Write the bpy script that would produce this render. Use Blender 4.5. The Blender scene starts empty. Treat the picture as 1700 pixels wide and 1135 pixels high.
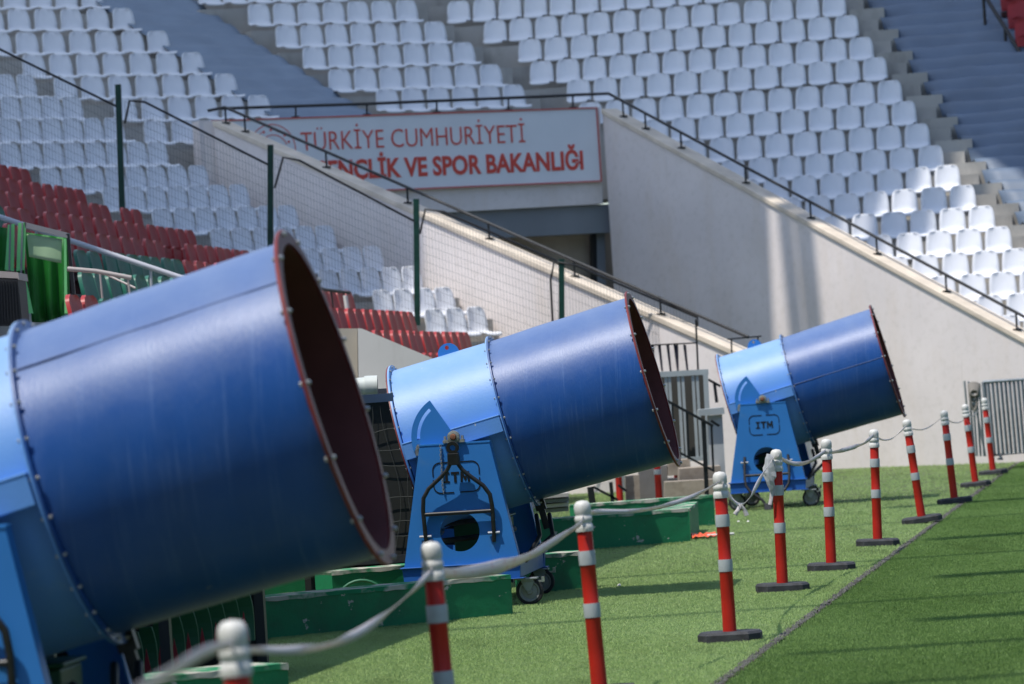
import bpy, math, random
import numpy as np
from mathutils import Vector, Matrix
random.seed(7); rng = np.random.default_rng(7)
SC = bpy.context.scene
COL = SC.collection
# ------------------------------------------------------------------ camera
FPX = 7000.0; ROLL = math.radians(3.7); TILT = math.atan(69.3 / FPX); EYE = 1.67
cam = bpy.data.cameras.new('camera'); camo = bpy.data.objects.new('camera', cam); COL.objects.link(camo)
cam.sensor_width = 36.0; cam.lens = 36.0 * FPX / 1700; cam.clip_start = 0.5; cam.clip_end = 600
X = Vector((1, 0, 0)); Fw = Vector((0, math.cos(TILT), math.sin(TILT))); Up = Vector((0, -math.sin(TILT), math.cos(TILT)))
cx = X * math.cos(ROLL) - Up * math.sin(ROLL); cy = X * math.sin(ROLL) + Up * math.cos(ROLL)
M = Matrix.Identity(4)
for i in range(3): M[i][0] = cx[i]; M[i][1] = cy[i]; M[i][2] = -Fw[i]
M[2][3] = EYE
camo.matrix_world = M
cam.dof.use_dof = True; cam.dof.focus_distance = 31.5; cam.dof.aperture_fstop = 4.2
SC.camera = camo
# ------------------------------------------------------------------ light
SUN = Vector((-0.32, -0.27, 1.0)).normalized()
w = bpy.data.worlds.new('World'); SC.world = w; w.use_nodes = True
nt = w.node_tree; bg = nt.nodes['Background']; sky = nt.nodes.new('ShaderNodeTexSky'); sky.sky_type = 'NISHITA'
sky.sun_disc = False; sky.sun_elevation = math.asin(SUN.z); sky.sun_rotation = math.atan2(SUN.x, SUN.y)
sky.air_density = 1.0; sky.dust_density = 0.4; sky.ozone_density = 3.0
nt.links.new(sky.outputs[0], bg.inputs[0]); bg.inputs[1].default_value = 0.15
sl = bpy.data.lights.new('sun', 'SUN'); sl.energy = 4.0; sl.angle = math.radians(0.53); sl.color = (1, 0.955, 0.89)
so = bpy.data.objects.new('sun', sl); COL.objects.link(so); so.rotation_euler = SUN.to_track_quat('Z', 'Y').to_euler(); so.location = (0, 0, 60)
SC.view_settings.view_transform = 'Standard'; SC.view_settings.look = 'None'; SC.view_settings.exposure = 0.0; SC.view_settings.gamma = 1
SC.view_settings.use_curve_mapping = False
SC.cycles.max_bounces = 6

# ------------------------------------------------------------------ measuring helpers: where a sight line meets a depth or a height
def ray(x, y):
    u = x - 850; v = 567.5 - y
    d = (cx * u + cy * v + Fw * FPX); return d / d.y
def at(x, y, Y): return Vector((0, 0, EYE)) + ray(x, y) * Y
def gr(x, y, h=0.0):
    d = ray(x, y); return Vector((0, 0, EYE)) + d * ((h - EYE) / d.z)
def proj(p):
    q = Vector(p) - Vector((0, 0, EYE)); z = q.dot(Fw)
    return 850 + FPX * q.dot(cx) / z, 567.5 - FPX * q.dot(cy) / z

# ------------------------------------------------------------------ materials
MATS = {}
def mat(name, col, rough=0.6, metal=0.0, noise=0.0, scale=8.0, bump=0.0, bscale=60.0, col2=None, spec=0.5, coat=0.0, stretch=None, thr=None, transl=0.0, detail=6.0):
    if name in MATS: return MATS[name]
    m = bpy.data.materials.new(name); m.use_nodes = True; n = m.node_tree; b = n.nodes['Principled BSDF']
    b.inputs['Base Color'].default_value = (*col, 1); b.inputs['Roughness'].default_value = rough; b.inputs['Metallic'].default_value = metal
    b.inputs['Specular IOR Level'].default_value = spec; b.inputs['Coat Weight'].default_value = coat; b.inputs['Coat Roughness'].default_value = 0.15
    tc = n.nodes.new('ShaderNodeTexCoord'); mp = n.nodes.new('ShaderNodeMapping'); n.links.new(tc.outputs['Object'], mp.inputs[0])
    if stretch: mp.inputs['Scale'].default_value = stretch
    if noise or col2:
        t = n.nodes.new('ShaderNodeTexNoise'); t.inputs['Scale'].default_value = scale; t.inputs['Detail'].default_value = detail
        n.links.new(mp.outputs[0], t.inputs[0])
        r = n.nodes.new('ShaderNodeValToRGB'); n.links.new(t.outputs[0], r.inputs[0])
        lo, hi = thr if thr else (0.3, 0.7)
        r.color_ramp.elements[0].position = lo; r.color_ramp.elements[1].position = hi
        c1 = tuple(max(0, c * (1 - noise)) for c in col); c2 = col2 if col2 else tuple(min(1, c * (1 + noise)) for c in col)
        if col2 and not noise: c1 = col
        r.color_ramp.elements[0].color = (*c1, 1); r.color_ramp.elements[1].color = (*c2, 1)
        n.links.new(r.outputs[0], b.inputs['Base Color'])
    if bump:
        t = n.nodes.new('ShaderNodeTexNoise'); t.inputs['Scale'].default_value = bscale; t.inputs['Detail'].default_value = 5
        n.links.new(mp.outputs[0], t.inputs[0]); bp = n.nodes.new('ShaderNodeBump'); bp.inputs['Strength'].default_value = bump; bp.inputs['Distance'].default_value = 0.02
        n.links.new(t.outputs[0], bp.inputs['Height']); n.links.new(bp.outputs[0], b.inputs['Normal'])
    if transl:
        tr = n.nodes.new('ShaderNodeBsdfTranslucent'); tr.inputs[0].default_value = (*col, 1); mx = n.nodes.new('ShaderNodeMixShader')
        mx.inputs[0].default_value = transl; n.links.new(b.outputs[0], mx.inputs[1]); n.links.new(tr.outputs[0], mx.inputs[2])
        n.links.new(mx.outputs[0], n.nodes['Material Output'].inputs[0])
    MATS[name] = m; return m

def layer(m, col, scale, lo, hi, stretch=None, amount=1.0, rough=None, seed=0.0):
    """one more layer of wear over the base colour of a material"""
    n = m.node_tree; b = n.nodes['Principled BSDF']
    tc = n.nodes.new('ShaderNodeTexCoord'); mp = n.nodes.new('ShaderNodeMapping'); n.links.new(tc.outputs['Object'], mp.inputs[0])
    mp.inputs['Location'].default_value = (seed, seed * 1.7, seed * 0.6)
    if stretch: mp.inputs['Scale'].default_value = stretch
    t = n.nodes.new('ShaderNodeTexNoise'); t.inputs['Scale'].default_value = scale; t.inputs['Detail'].default_value = 8; t.inputs['Roughness'].default_value = 0.65
    n.links.new(mp.outputs[0], t.inputs[0])
    r = n.nodes.new('ShaderNodeMapRange'); r.inputs['From Min'].default_value = lo; r.inputs['From Max'].default_value = hi; r.inputs['To Max'].default_value = amount
    n.links.new(t.outputs[0], r.inputs['Value'])
    mx = n.nodes.new('ShaderNodeMix'); mx.data_type = 'RGBA'; n.links.new(r.outputs[0], mx.inputs['Factor'])
    src = b.inputs['Base Color']
    if src.is_linked: n.links.new(src.links[0].from_socket, mx.inputs['A'])
    else: mx.inputs['A'].default_value = src.default_value
    mx.inputs['B'].default_value = (*col, 1); n.links.new(mx.outputs['Result'], src)
    if rough is not None:
        m2 = n.nodes.new('ShaderNodeMix'); n.links.new(r.outputs[0], m2.inputs['Factor']); m2.inputs['A'].default_value = b.inputs['Roughness'].default_value
        m2.inputs['B'].default_value = rough; n.links.new(m2.outputs['Result'], b.inputs['Roughness'])
    return m

concrete = mat('concrete', (0.44, 0.42, 0.385), 0.9, noise=0.16, scale=1.2, bump=0.15, bscale=25)
layer(concrete, (0.2, 0.185, 0.165), 2.0, 0.52, 0.75, (1, 1, 0.35), 0.6)
wallm = mat('wall_render', (0.84, 0.77, 0.745), 0.9, noise=0.07, scale=0.7, bump=0.08, bscale=18)
layer(wallm, (0.74, 0.63, 0.53), 1.2, 0.48, 0.8, (1.2, 1.2, 0.35), 0.6, seed=3)
layer(wallm, (0.42, 0.36, 0.3), 3, 0.64, 0.76, (4, 4, 0.22), 0.4, seed=9)
layer(wallm, (0.55, 0.5, 0.44), 9, 0.5, 0.7, (1, 1, 1), 0.25, seed=15)
copem = mat('coping', (0.72, 0.62, 0.50), 0.85, noise=0.15, scale=3)
seatw = mat('white_seat_plastic', (0.80, 0.81, 0.84), 0.42, noise=0.05, scale=2.0)
layer(seatw, (0.5, 0.49, 0.46), 6, 0.6, 0.85, (1, 1, 1), 0.5)
seatr = mat('red_seat_plastic', (0.42, 0.028, 0.028), 0.45, noise=0.2, scale=3); seatg = mat('green_seat_plastic', (0.02, 0.15, 0.095), 0.45, noise=0.25, scale=3)
layer(seatr, (0.45, 0.16, 0.13), 7, 0.58, 0.8, None, 0.5)
tarpm = mat('tarpaulin', (0.17, 0.225, 0.30), 0.7, noise=0.08, scale=1.5)
layer(tarpm, (0.25, 0.31, 0.39), 3, 0.5, 0.8, (0.3, 1, 2), 0.4)
tarp2 = mat('dark_tarpaulin', (0.12, 0.165, 0.235), 0.55, noise=0.12, scale=1.5)
layer(tarp2, (0.16, 0.19, 0.23), 3, 0.5, 0.8, (0.3, 1, 2), 0.5)
black = mat('black_paint', (0.012, 0.013, 0.015), 0.4)
blackr = mat('black_steel', (0.02, 0.02, 0.02), 0.38, noise=0.3, scale=30)
dkgreen = mat('dark_green_paint', (0.008, 0.05, 0.035), 0.35, noise=0.3, scale=10)
bluel = mat('light_blue_paint', (0.125, 0.32, 0.72), 0.46, noise=0.05, scale=2, bump=0.05, bscale=60)
layer(bluel, (0.30, 0.45, 0.62), 2.6, 0.56, 0.8, (1, 1, 2.5), 0.55, seed=5)
layer(bluel, (0.62, 0.60, 0.52), 9, 0.67, 0.70, None, 0.9, 0.8, seed=2)
blues = mat('stand_blue_paint', (0.03, 0.20, 0.56), 0.45, noise=0.05, scale=3)
layer(blues, (0.10, 0.24, 0.45), 6, 0.6, 0.8, None, 0.5, 0.7, seed=8)
blued = mat('dark_blue_paint', (0.011, 0.080, 0.31), 0.40, noise=0.06, scale=1.5, bump=0.10, bscale=50, stretch=(4, 0.6, 0.6), spec=0.45)
layer(blued, (0.09, 0.16, 0.34), 2.2, 0.42, 0.85, (1, 1, 1), 0.4, 0.5, seed=4)
layer(blued, (0.12, 0.22, 0.48), 8, 0.55, 0.75, (5, 0.22, 0.22), 0.38, 0.5, seed=1)
layer(blued, (0.42, 0.42, 0.40), 11, 0.715, 0.74, (1, 1, 1), 0.7, 0.8, seed=21)
def lit_top_dust(m, col, amount):  # paler drum tops: sunlight painted into the colour along with settled dust
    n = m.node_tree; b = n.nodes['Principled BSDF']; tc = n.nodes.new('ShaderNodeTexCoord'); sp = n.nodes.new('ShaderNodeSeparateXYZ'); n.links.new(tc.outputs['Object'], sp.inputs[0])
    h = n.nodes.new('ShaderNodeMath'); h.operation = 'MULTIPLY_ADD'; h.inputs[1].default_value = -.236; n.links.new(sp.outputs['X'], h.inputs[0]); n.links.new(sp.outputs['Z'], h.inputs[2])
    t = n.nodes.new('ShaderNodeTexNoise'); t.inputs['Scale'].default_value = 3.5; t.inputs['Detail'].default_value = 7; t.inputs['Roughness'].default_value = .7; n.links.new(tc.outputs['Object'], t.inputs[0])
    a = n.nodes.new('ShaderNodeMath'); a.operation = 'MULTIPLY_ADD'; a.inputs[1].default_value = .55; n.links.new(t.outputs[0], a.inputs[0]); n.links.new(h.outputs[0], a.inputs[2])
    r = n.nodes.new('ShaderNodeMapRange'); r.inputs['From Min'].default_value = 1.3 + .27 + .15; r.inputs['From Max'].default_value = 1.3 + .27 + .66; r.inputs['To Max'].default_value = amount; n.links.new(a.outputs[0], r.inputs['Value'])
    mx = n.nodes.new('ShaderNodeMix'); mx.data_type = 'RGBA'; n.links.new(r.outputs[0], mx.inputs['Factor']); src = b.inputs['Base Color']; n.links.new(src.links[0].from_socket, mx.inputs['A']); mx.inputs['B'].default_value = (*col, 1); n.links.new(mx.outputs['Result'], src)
lit_top_dust(blued, (.17, .25, .44), .8); lit_top_dust(bluel, (.33, .50, .68), .6)
for m_, t_ in ((blued, (.75, .8, 1)), (bluel, (.9, .95, 1))):
    b_ = m_.node_tree.nodes['Principled BSDF']; b_.inputs['Sheen Weight'].default_value = 0.0; b_.inputs['Sheen Roughness'].default_value = .35; b_.inputs['Sheen Tint'].default_value = (*t_, 1)
oxide = mat('red_oxide_paint', (0.13, 0.032, 0.028), 0.65, noise=0.15, scale=5)
oxideb = mat('red_rim_paint', (0.19, 0.03, 0.028), 0.5, noise=0.2, scale=10)
steel = mat('zinc_steel', (0.55, 0.55, 0.53), 0.35, metal=0.8)
galv = mat('galvanised_steel', (0.36, 0.40, 0.42), 0.5, metal=0.3, noise=0.15, scale=12)
rust = mat('rusty_steel', (0.22, 0.09, 0.045), 0.8, noise=0.3, scale=60)
greyp = mat('grey_paint', (0.40, 0.44, 0.44), 0.55, noise=0.08, scale=4)
rubber = mat('rubber', (0.022, 0.022, 0.024), 0.7, noise=0.3, scale=20)
rubberg = mat('dusty_rubber', (0.045, 0.047, 0.052), 0.75, noise=0.35, scale=18, bump=0.1)
redpost = mat('red_plastic', (0.56, 0.022, 0.012), 0.42, noise=0.12, scale=5)
layer(redpost, (0.34, 0.05, 0.035), 5, 0.55, 0.8, None, 0.45, 0.7)
layer(redpost, (0.45, 0.25, 0.2), 12, 0.64, 0.72, (1, 1, .5), 0.5, 0.8, seed=4)
band = mat('reflective_band', (0.50, 0.54, 0.55), 0.35, noise=0.08, scale=20)
capm = mat('white_cap_plastic', (0.72, 0.71, 0.66), 0.5, noise=0.12, scale=20)
greenw = mat('green_wall_paint', (0.010, 0.22, 0.085), 0.6, noise=0.12, scale=3, bump=0.15, bscale=20)
layer(greenw, (0.55, 0.52, 0.45), 7, 0.635, 0.655, (1, 1, 1.2), 1.0, 0.9, seed=6)
layer(greenw, (0.03, 0.09, 0.05), 3, 0.5, 0.75, None, 0.7, seed=12)
chip = mat('chipped_concrete_edge', (0.50, 0.48, 0.40), 0.9, col2=(0.02, 0.24, 0.10), scale=6, thr=(0.42, 0.55))
signw = mat('sign_white', (0.82, 0.84, 0.88), 0.5, noise=0.03, scale=2); signr = mat('sign_red', (0.55, 0.03, 0.025), 0.5)
whitep = mat('white_paint', (0.66, 0.64, 0.60), 0.8, noise=0.05, scale=1.5); layer(whitep, (0.45, 0.42, 0.37), 2, 0.55, 0.8, (2, 2, 0.4), 0.5)
tentg = mat('bright_green_canvas', (0.30, 0.80, 0.34), 0.7, noise=0.1, scale=3, transl=0.35)
tentd = mat('dark_green_canvas', (0.012, 0.17, 0.02), 0.6, noise=0.3, scale=3, transl=0.15)
tentp = mat('pale_green_canvas', (0.38, 0.55, 0.32), 0.8, noise=0.1, scale=6)
greyt = mat('grey_tape', (0.25, 0.25, 0.26), 0.6)
brownd = mat('brown_shutter', (0.40, 0.32, 0.24), 0.8, noise=0.15, scale=2)
lintm = mat('grey_lintel', (0.24, 0.26, 0.28), 0.85, noise=0.1, scale=1)
orange = mat('orange_plastic', (0.85, 0.13, 0.04), 0.5)

# ------------------------------------------------------------------ mesh builder
class MB:
    def __init__(s): s.v = []; s.f = []
    def add(s, vs, fs, mx=None):
        o = len(s.v); s.v += [tuple(mx @ Vector(p)) if mx else tuple(p) for p in vs]; s.f += [tuple(o + i for i in f) for f in fs]; return s
    def box(s, c, d, mx=None):
        x, y, z = (k / 2 for k in d); c = Vector(c)
        vs = [c + Vector(p) for p in ((-x, -y, -z), (x, -y, -z), (x, y, -z), (-x, y, -z), (-x, -y, z), (x, -y, z), (x, y, z), (-x, y, z))]
        return s.add(vs, [(0, 3, 2, 1), (4, 5, 6, 7), (0, 1, 5, 4), (1, 2, 6, 5), (2, 3, 7, 6), (3, 0, 4, 7)], mx)
    def beam(s, a, b, wd, ht, up=Vector((0, 0, 1))):
        a = Vector(a); b = Vector(b); d = b - a; L = d.length; d.normalize(); sx = d.cross(up).normalized(); u = sx.cross(d)
        mx = Matrix((( d.x, sx.x, u.x, 0), (d.y, sx.y, u.y, 0), (d.z, sx.z, u.z, 0), (0, 0, 0, 1))); mx.translation = (a + b) / 2
        return s.box((0, 0, 0), (L, wd, ht), mx)
    def tube(s, pts, r, n=8, cap=True, mx=None, rs=None):
        pts = [Vector(p) for p in pts]; vs = []; fs = []; k = len(pts); pu = None
        for i, p in enumerate(pts):
            d = (pts[min(i + 1, k - 1)] - pts[max(i - 1, 0)]).normalized()
            if pu is None: pu = Vector((0, 0, 1)) if abs(d.z) < 0.9 else Vector((1, 0, 0))
            sx = d.cross(pu).normalized(); u = sx.cross(d).normalized(); pu = u
            rr = rs[i] if rs else r
            for j in range(n):
                a = 2 * math.pi * j / n; vs.append(p + (sx * math.cos(a) + u * math.sin(a)) * rr)
        for i in range(k - 1):
            for j in range(n): fs.append((i * n + j, i * n + (j + 1) % n, (i + 1) * n + (j + 1) % n, (i + 1) * n + j))
        if cap: fs.append(tuple(range(n))[::-1]); fs.append(tuple((k - 1) * n + j for j in range(n)))
        return s.add(vs, fs, mx)
    def lathe(s, prof, n=32, mx=None, close=False):
        """profile of (r, z) turned about z"""
        vs = []; fs = []; k = len(prof)
        for r, z in prof:
            for j in range(n): a = 2 * math.pi * j / n; vs.append((r * math.cos(a), r * math.sin(a), z))
        rng_ = range(k if close else k - 1)
        for i in rng_:
            i2 = (i + 1) % k
            for j in range(n): fs.append((i * n + j, i * n + (j + 1) % n, i2 * n + (j + 1) % n, i2 * n + j))
        return s.add(vs, fs, mx)
    def prism(s, poly, depth, mx=None):
        """outline in x-z, thickness along y from 0 to depth"""
        n = len(poly); vs = [(x, 0, z) for x, z in poly] + [(x, depth, z) for x, z in poly]
        fs = [tuple(range(n)), tuple(range(2 * n - 1, n - 1, -1))] + [(i + n, (i + 1) % n + n, (i + 1) % n, i) for i in range(n)]
        return s.add(vs, fs, mx)
    def mesh(s, name, m=None, smooth=None):
        me = bpy.data.meshes.new(name); me.from_pydata(s.v, [], s.f); me.update()
        if m: me.materials.append(m)
        if smooth is not None:
            me.shade_smooth(); me.set_sharp_from_angle(angle=math.radians(smooth))
        return me
    def build(s, name, m=None, parent=None, smooth=None, bevel=0.0):
        o = bpy.data.objects.new(name, s.mesh(name, m, smooth)); COL.objects.link(o)
        if parent: o.parent = parent
        if bevel:
            b = o.modifiers.new('bevel', 'BEVEL'); b.width = bevel; b.segments = 2; b.limit_method = 'ANGLE'; b.angle_limit = math.radians(40)
        return o
def tag(o, label=None, cat=None, group=None, kind=None):
    if label: o['label'] = label
    if cat: o['category'] = cat
    if group: o['group'] = group
    if kind: o['kind'] = kind
    return o
def empty(name, loc=(0, 0, 0), rz=0.0):
    o = bpy.data.objects.new(name, None); COL.objects.link(o); o.location = loc; o.rotation_euler = (0, 0, rz); o.empty_display_size = 0.3; return o
def copy_tree(o, parent=None):
    c = o.copy(); COL.objects.link(c)
    if parent: c.parent = parent
    for ch in [k for k in COL.objects if k.parent == o]: copy_tree(ch, c)
    return c
def text_obj(name, txt, size, m, parent, mx, extrude=0.004, bold=0.0, width=None, shear=0.0):
    cu = bpy.data.curves.new(name, 'FONT'); cu.body = txt; cu.size = size; cu.extrude = extrude; cu.offset = bold; cu.align_x = 'LEFT'; cu.resolution_u = 3
    t = bpy.data.objects.new(name + '_curve', cu); COL.objects.link(t); dg = bpy.context.evaluated_depsgraph_get(); dg.update()
    me = bpy.data.meshes.new_from_object(t.evaluated_get(dg)); bpy.data.objects.remove(t)
    xs = [v.co.x for v in me.vertices]; x0, x1 = min(xs), max(xs); k = (width / (x1 - x0)) if width else 1.0
    for v in me.vertices: v.co.x = (v.co.x - x0) * k
    me.transform(mx); me.materials.clear(); me.materials.append(m)
    o = bpy.data.objects.new(name, me); COL.objects.link(o); o.parent = parent; return o
def frame_mx(origin, ex, ez):
    """x along ex, y (text up) along ez, z out of the face"""
    ex = Vector(ex).normalized(); ez = Vector(ez).normalized(); n = ex.cross(ez)
    m = Matrix(((ex.x, ez.x, n.x, 0), (ex.y, ez.y, n.y, 0), (ex.z, ez.z, n.z, 0), (0, 0, 0, 1))); m.translation = Vector(origin); return m
ORD = ['first', 'second', 'third', 'fourth', 'fifth', 'sixth', 'seventh', 'eighth', 'ninth', 'tenth', 'eleventh', 'twelfth', 'thirteenth', 'fourteenth', 'fifteenth', 'sixteenth', 'seventeenth', 'eighteenth', 'nineteenth', 'twentieth'] + ['%dth' % i if i % 10 not in (1, 2, 3) else '%d%s' % (i, {1: 'st', 2: 'nd', 3: 'rd'}[i % 10]) for i in range(21, 60)]

# ------------------------------------------------------------------ ground
JA = Vector((0.99, 22.53)); JB = Vector((4.96, 47.53)); JD = (JB - JA).normalized()
def jx(y): return JA.x + (y - JA.y) * JD.x / JD.y
def turf_material(name, c1, c2, c3):
    m = bpy.data.materials.new(name); m.use_nodes = True; n = m.node_tree; b = n.nodes['Principled BSDF']; b.inputs['Roughness'].default_value = 0.75; b.inputs['Specular IOR Level'].default_value = 0.25
    ge = n.nodes.new('ShaderNodeNewGeometry')
    def noi(sc, st=(1, 1, 1)):
        mp = n.nodes.new('ShaderNodeMapping'); mp.inputs['Scale'].default_value = st; n.links.new(ge.outputs['Position'], mp.inputs[0])
        t = n.nodes.new('ShaderNodeTexNoise'); t.inputs['Scale'].default_value = sc; t.inputs['Detail'].default_value = 6; n.links.new(mp.outputs[0], t.inputs[0]); return t.outputs[0]
    def mix(f, a, bb):
        x = n.nodes.new('ShaderNodeMix'); x.data_type = 'RGBA'; n.links.new(f, x.inputs['Factor'])
        for s_, v in (('A', a), ('B', bb)):
            if isinstance(v, tuple): x.inputs[s_].default_value = (*v, 1)
            else: n.links.new(v, x.inputs[s_])
        return x.outputs['Result']
    def rmp(s_, lo, hi):
        r = n.nodes.new('ShaderNodeMapRange'); r.inputs['From Min'].default_value = lo; r.inputs['From Max'].default_value = hi; n.links.new(s_, r.inputs['Value']); return r.outputs[0]
    a = mix(rmp(noi(0.6, (1, 0.35, 1)), 0.35, 0.65), c1, c2)
    a = mix(rmp(noi(9), 0.5, 0.8), a, c3)
    a = mix(rmp(noi(1.7, (1, 0.2, 1)), 0.55, 0.8), a, tuple(k * 0.72 for k in c1))
    n.links.new(a, b.inputs['Base Color'])
    if 'infill' not in name:
        tr = n.nodes.new('ShaderNodeBsdfTranslucent'); n.links.new(a, tr.inputs[0]); mx = n.nodes.new('ShaderNodeMixShader'); mx.inputs[0].default_value = .4
        n.links.new(b.outputs[0], mx.inputs[1]); n.links.new(tr.outputs[0], mx.inputs[2]); n.links.new(mx.outputs[0], n.nodes['Material Output'].inputs[0])
    return m
turfL = turf_material('touchline_turf', (0.44, 0.60, 0.22), (0.50, 0.66, 0.27), (0.55, 0.68, 0.34))
turfR = turf_material('pitch_turf', (0.19, 0.32, 0.085), (0.27, 0.42, 0.13), (0.31, 0.45, 0.17))
baseL = turf_material('turf_infill', (0.075, 0.10, 0.04), (0.09, 0.115, 0.05), (0.11, 0.135, 0.06)); baseR = turf_material('pitch_infill', (0.04, 0.07, 0.02), (0.05, 0.085, 0.025), (0.06, 0.095, 0.03))
soil = mat('soil', (0.06, 0.055, 0.04), 0.95, noise=0.3, scale=3)
g = MB(); g.add([(-300, -50, -0.03), (300, -50, -0.03), (300, 500, -0.03), (-300, 500, -0.03)], [(0, 1, 2, 3)]); tag(g.build('ground', soil), kind='structure')
g = MB(); ys = np.linspace(2, 75, 60); vs = []; fs = []
for y in ys: vs += [(-14, y, -0.006), (jx(y) - 0.05, y, -0.006)]
for i in range(len(ys) - 1): fs.append((2 * i, 2 * i + 1, 2 * i + 3, 2 * i + 2))
g.add(vs, fs); tag(g.build('touchline_turf', baseL), kind='structure')
g = MB(); vs = []
for y in ys: vs += [(jx(y) + 0.03, y, -0.006), (40, y, -0.006)]
g.add(vs, fs); tag(g.build('pitch', baseR), kind='structure')
# gravel-filled joint between the two turfs
g = MB(); vs = []; yj = np.linspace(2, 75, 500)
for i, y in enumerate(yj):
    a = 0.03 * math.sin(i * 0.9) + random.uniform(-.015, .015); vs += [(jx(y) - 0.03 + a * .5, y, 0.004), (jx(y) + 0.004 + random.uniform(-.018, .018), y, 0.004)]
g.add(vs, [(2 * i, 2 * i + 1, 2 * i + 3, 2 * i + 2) for i in range(len(yj) - 1)])
jm = mat('joint_grit', (0.07, 0.075, 0.055), 0.9, noise=0.5, scale=30, bump=0.6, bscale=60)
layer(jm, (0.14, 0.135, 0.12), 9, 0.5, 0.6, None, 1.0)
tag(g.build('turf_joint', jm), kind='structure')
g = MB()
for i in range(1800):
    y = random.uniform(22, 52); x = jx(y) + random.uniform(-.04, .018); r = random.uniform(.003, .010)
    g.add([(x - r, y, .004), (x, y - r, .004), (x + r, y, .004), (x, y + r, .004), (x, y, .004 + r * 1.2)], [(0, 1, 4), (1, 2, 4), (2, 3, 4), (3, 0, 4)])
tag(g.build('joint_gravel', mat('pebble', (0.13, 0.125, 0.12), 0.9, noise=0.6, scale=9)), 'loose grey gravel lying in the joint between the two turfs', 'gravel', kind='stuff')
# blades of turf
def blades(name, m, zones, label):
    V = []; 
    for (y0, y1, dens, hgt, side) in zones:
        a = 0.0
        area = (y1 - y0) * (max(2.0, 0.13 * (y0 + y1) / 2 + 3 + (1.2 if side > 0 else 0))); n = int(area * dens)
        y = rng.uniform(y0, y1, n); jxx = JA.x + (y - JA.y) * JD.x / JD.y
        if side < 0: x = rng.uniform(-1.0, 1, n) * 0 + rng.uniform(0, 1, n) * (jxx - 0.05 - (-0.5 - 0.045 * y)) + (-0.5 - 0.045 * y)
        else: x = jxx + 0.04 + rng.uniform(0, 1, n) * (0.135 * y + 1.9 - jxx)
        V.append((x, y, np.full(n, hgt)))
    x = np.concatenate([v[0] for v in V]); y = np.concatenate([v[1] for v in V]); h = np.concatenate([v[2] for v in V])
    k = 5; x = np.repeat(x, k) + rng.normal(0, .02, len(x) * k); y = np.repeat(y, k) + rng.normal(0, .03, len(y) * k); h = np.repeat(h, k) * rng.uniform(.6, 1.2, len(h) * k)
    n = len(x); a = rng.uniform(0, 2 * np.pi, n); wd = 0.0034 * rng.uniform(.7, 1.6, n); lx = rng.normal(0, .5, n) * h; ly = rng.normal(0, .4, n) * h
    P = np.empty((n, 3, 3)); P[:, 0] = np.stack([x - wd * np.cos(a), y - wd * np.sin(a), np.full(n, -.004)], 1); P[:, 1] = np.stack([x + wd * np.cos(a), y + wd * np.sin(a), np.full(n, -.004)], 1)
    P[:, 2] = np.stack([x + lx, y + ly, h], 1)
    me = bpy.data.meshes.new(name); me.vertices.add(n * 3); me.vertices.foreach_set('co', P.reshape(-1)); me.loops.add(n * 3); me.loops.foreach_set('vertex_index', np.arange(n * 3, dtype=np.int32))
    me.polygons.add(n); me.polygons.foreach_set('loop_start', np.arange(0, n * 3, 3, dtype=np.int32)); me.polygons.foreach_set('loop_total', np.full(n, 3, dtype=np.int32)); me.update(); me.validate()
    me.materials.append(m); o = bpy.data.objects.new(name, me); COL.objects.link(o); tag(o, label, 'grass', kind='stuff')
blades('light_turf_blades', turfL, [(20, 36, 950, .013, -1), (36, 50, 420, .015, -1), (50, 66, 150, .018, -1)], 'pale green artificial grass blades on the strip beside the cannons')
blades('dark_turf_blades', turfR, [(20, 36, 950, .014, 1), (36, 50, 420, .016, 1), (50, 66, 150, .018, 1)], 'dark green grass blades of the pitch right of the red posts')

# ------------------------------------------------------------------ grandstand seats
def seat_mesh(name, m, wide=1.0):
    prof = [(.062, .425, .09), (.060, .420, .135), (.055, .402, .165), (.046, .365, .190), (.034, .31, .203), (.016, .23, .211), (-.004, .15, .216), (-.02, .09, .218), (-.06, .035, .218), (-.16, .01, .210), (-.28, .012, .206), (-.36, .012, .192), (-.39, -.005, .172), (-.40, -.03, .165)]
    nx = 8; vs = []; fs = []
    for i, (y, z, hw) in enumerate(prof):
        back = max(0, min(1, (z - .06) / .1))
        for j in range(nx + 1):
            s = -1 + 2 * j / nx; q = s * s
            vs.append((s * hw * wide, y - .05 * q * back, z + .012 * q * (1 - back)))
    for i in range(len(prof) - 1):
        for j in range(nx): a = i * (nx + 1) + j; fs.append((a, a + 1, a + nx + 2, a + nx + 1))
    me = bpy.data.meshes.new(name); me.from_pydata(vs, [], fs)
    import bmesh
    bm = bmesh.new(); bm.from_mesh(me); bmesh.ops.solidify(bm, geom=bm.faces[:], thickness=0.014)
    # moulded foot under the pan
    bm.to_mesh(me); bm.free()
    me.shade_smooth(); me.materials.append(m); return me
SEATW = seat_mesh('white_chair', seatw); SEATN = seat_mesh('narrow_white_chair', seatw, .90)
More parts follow.
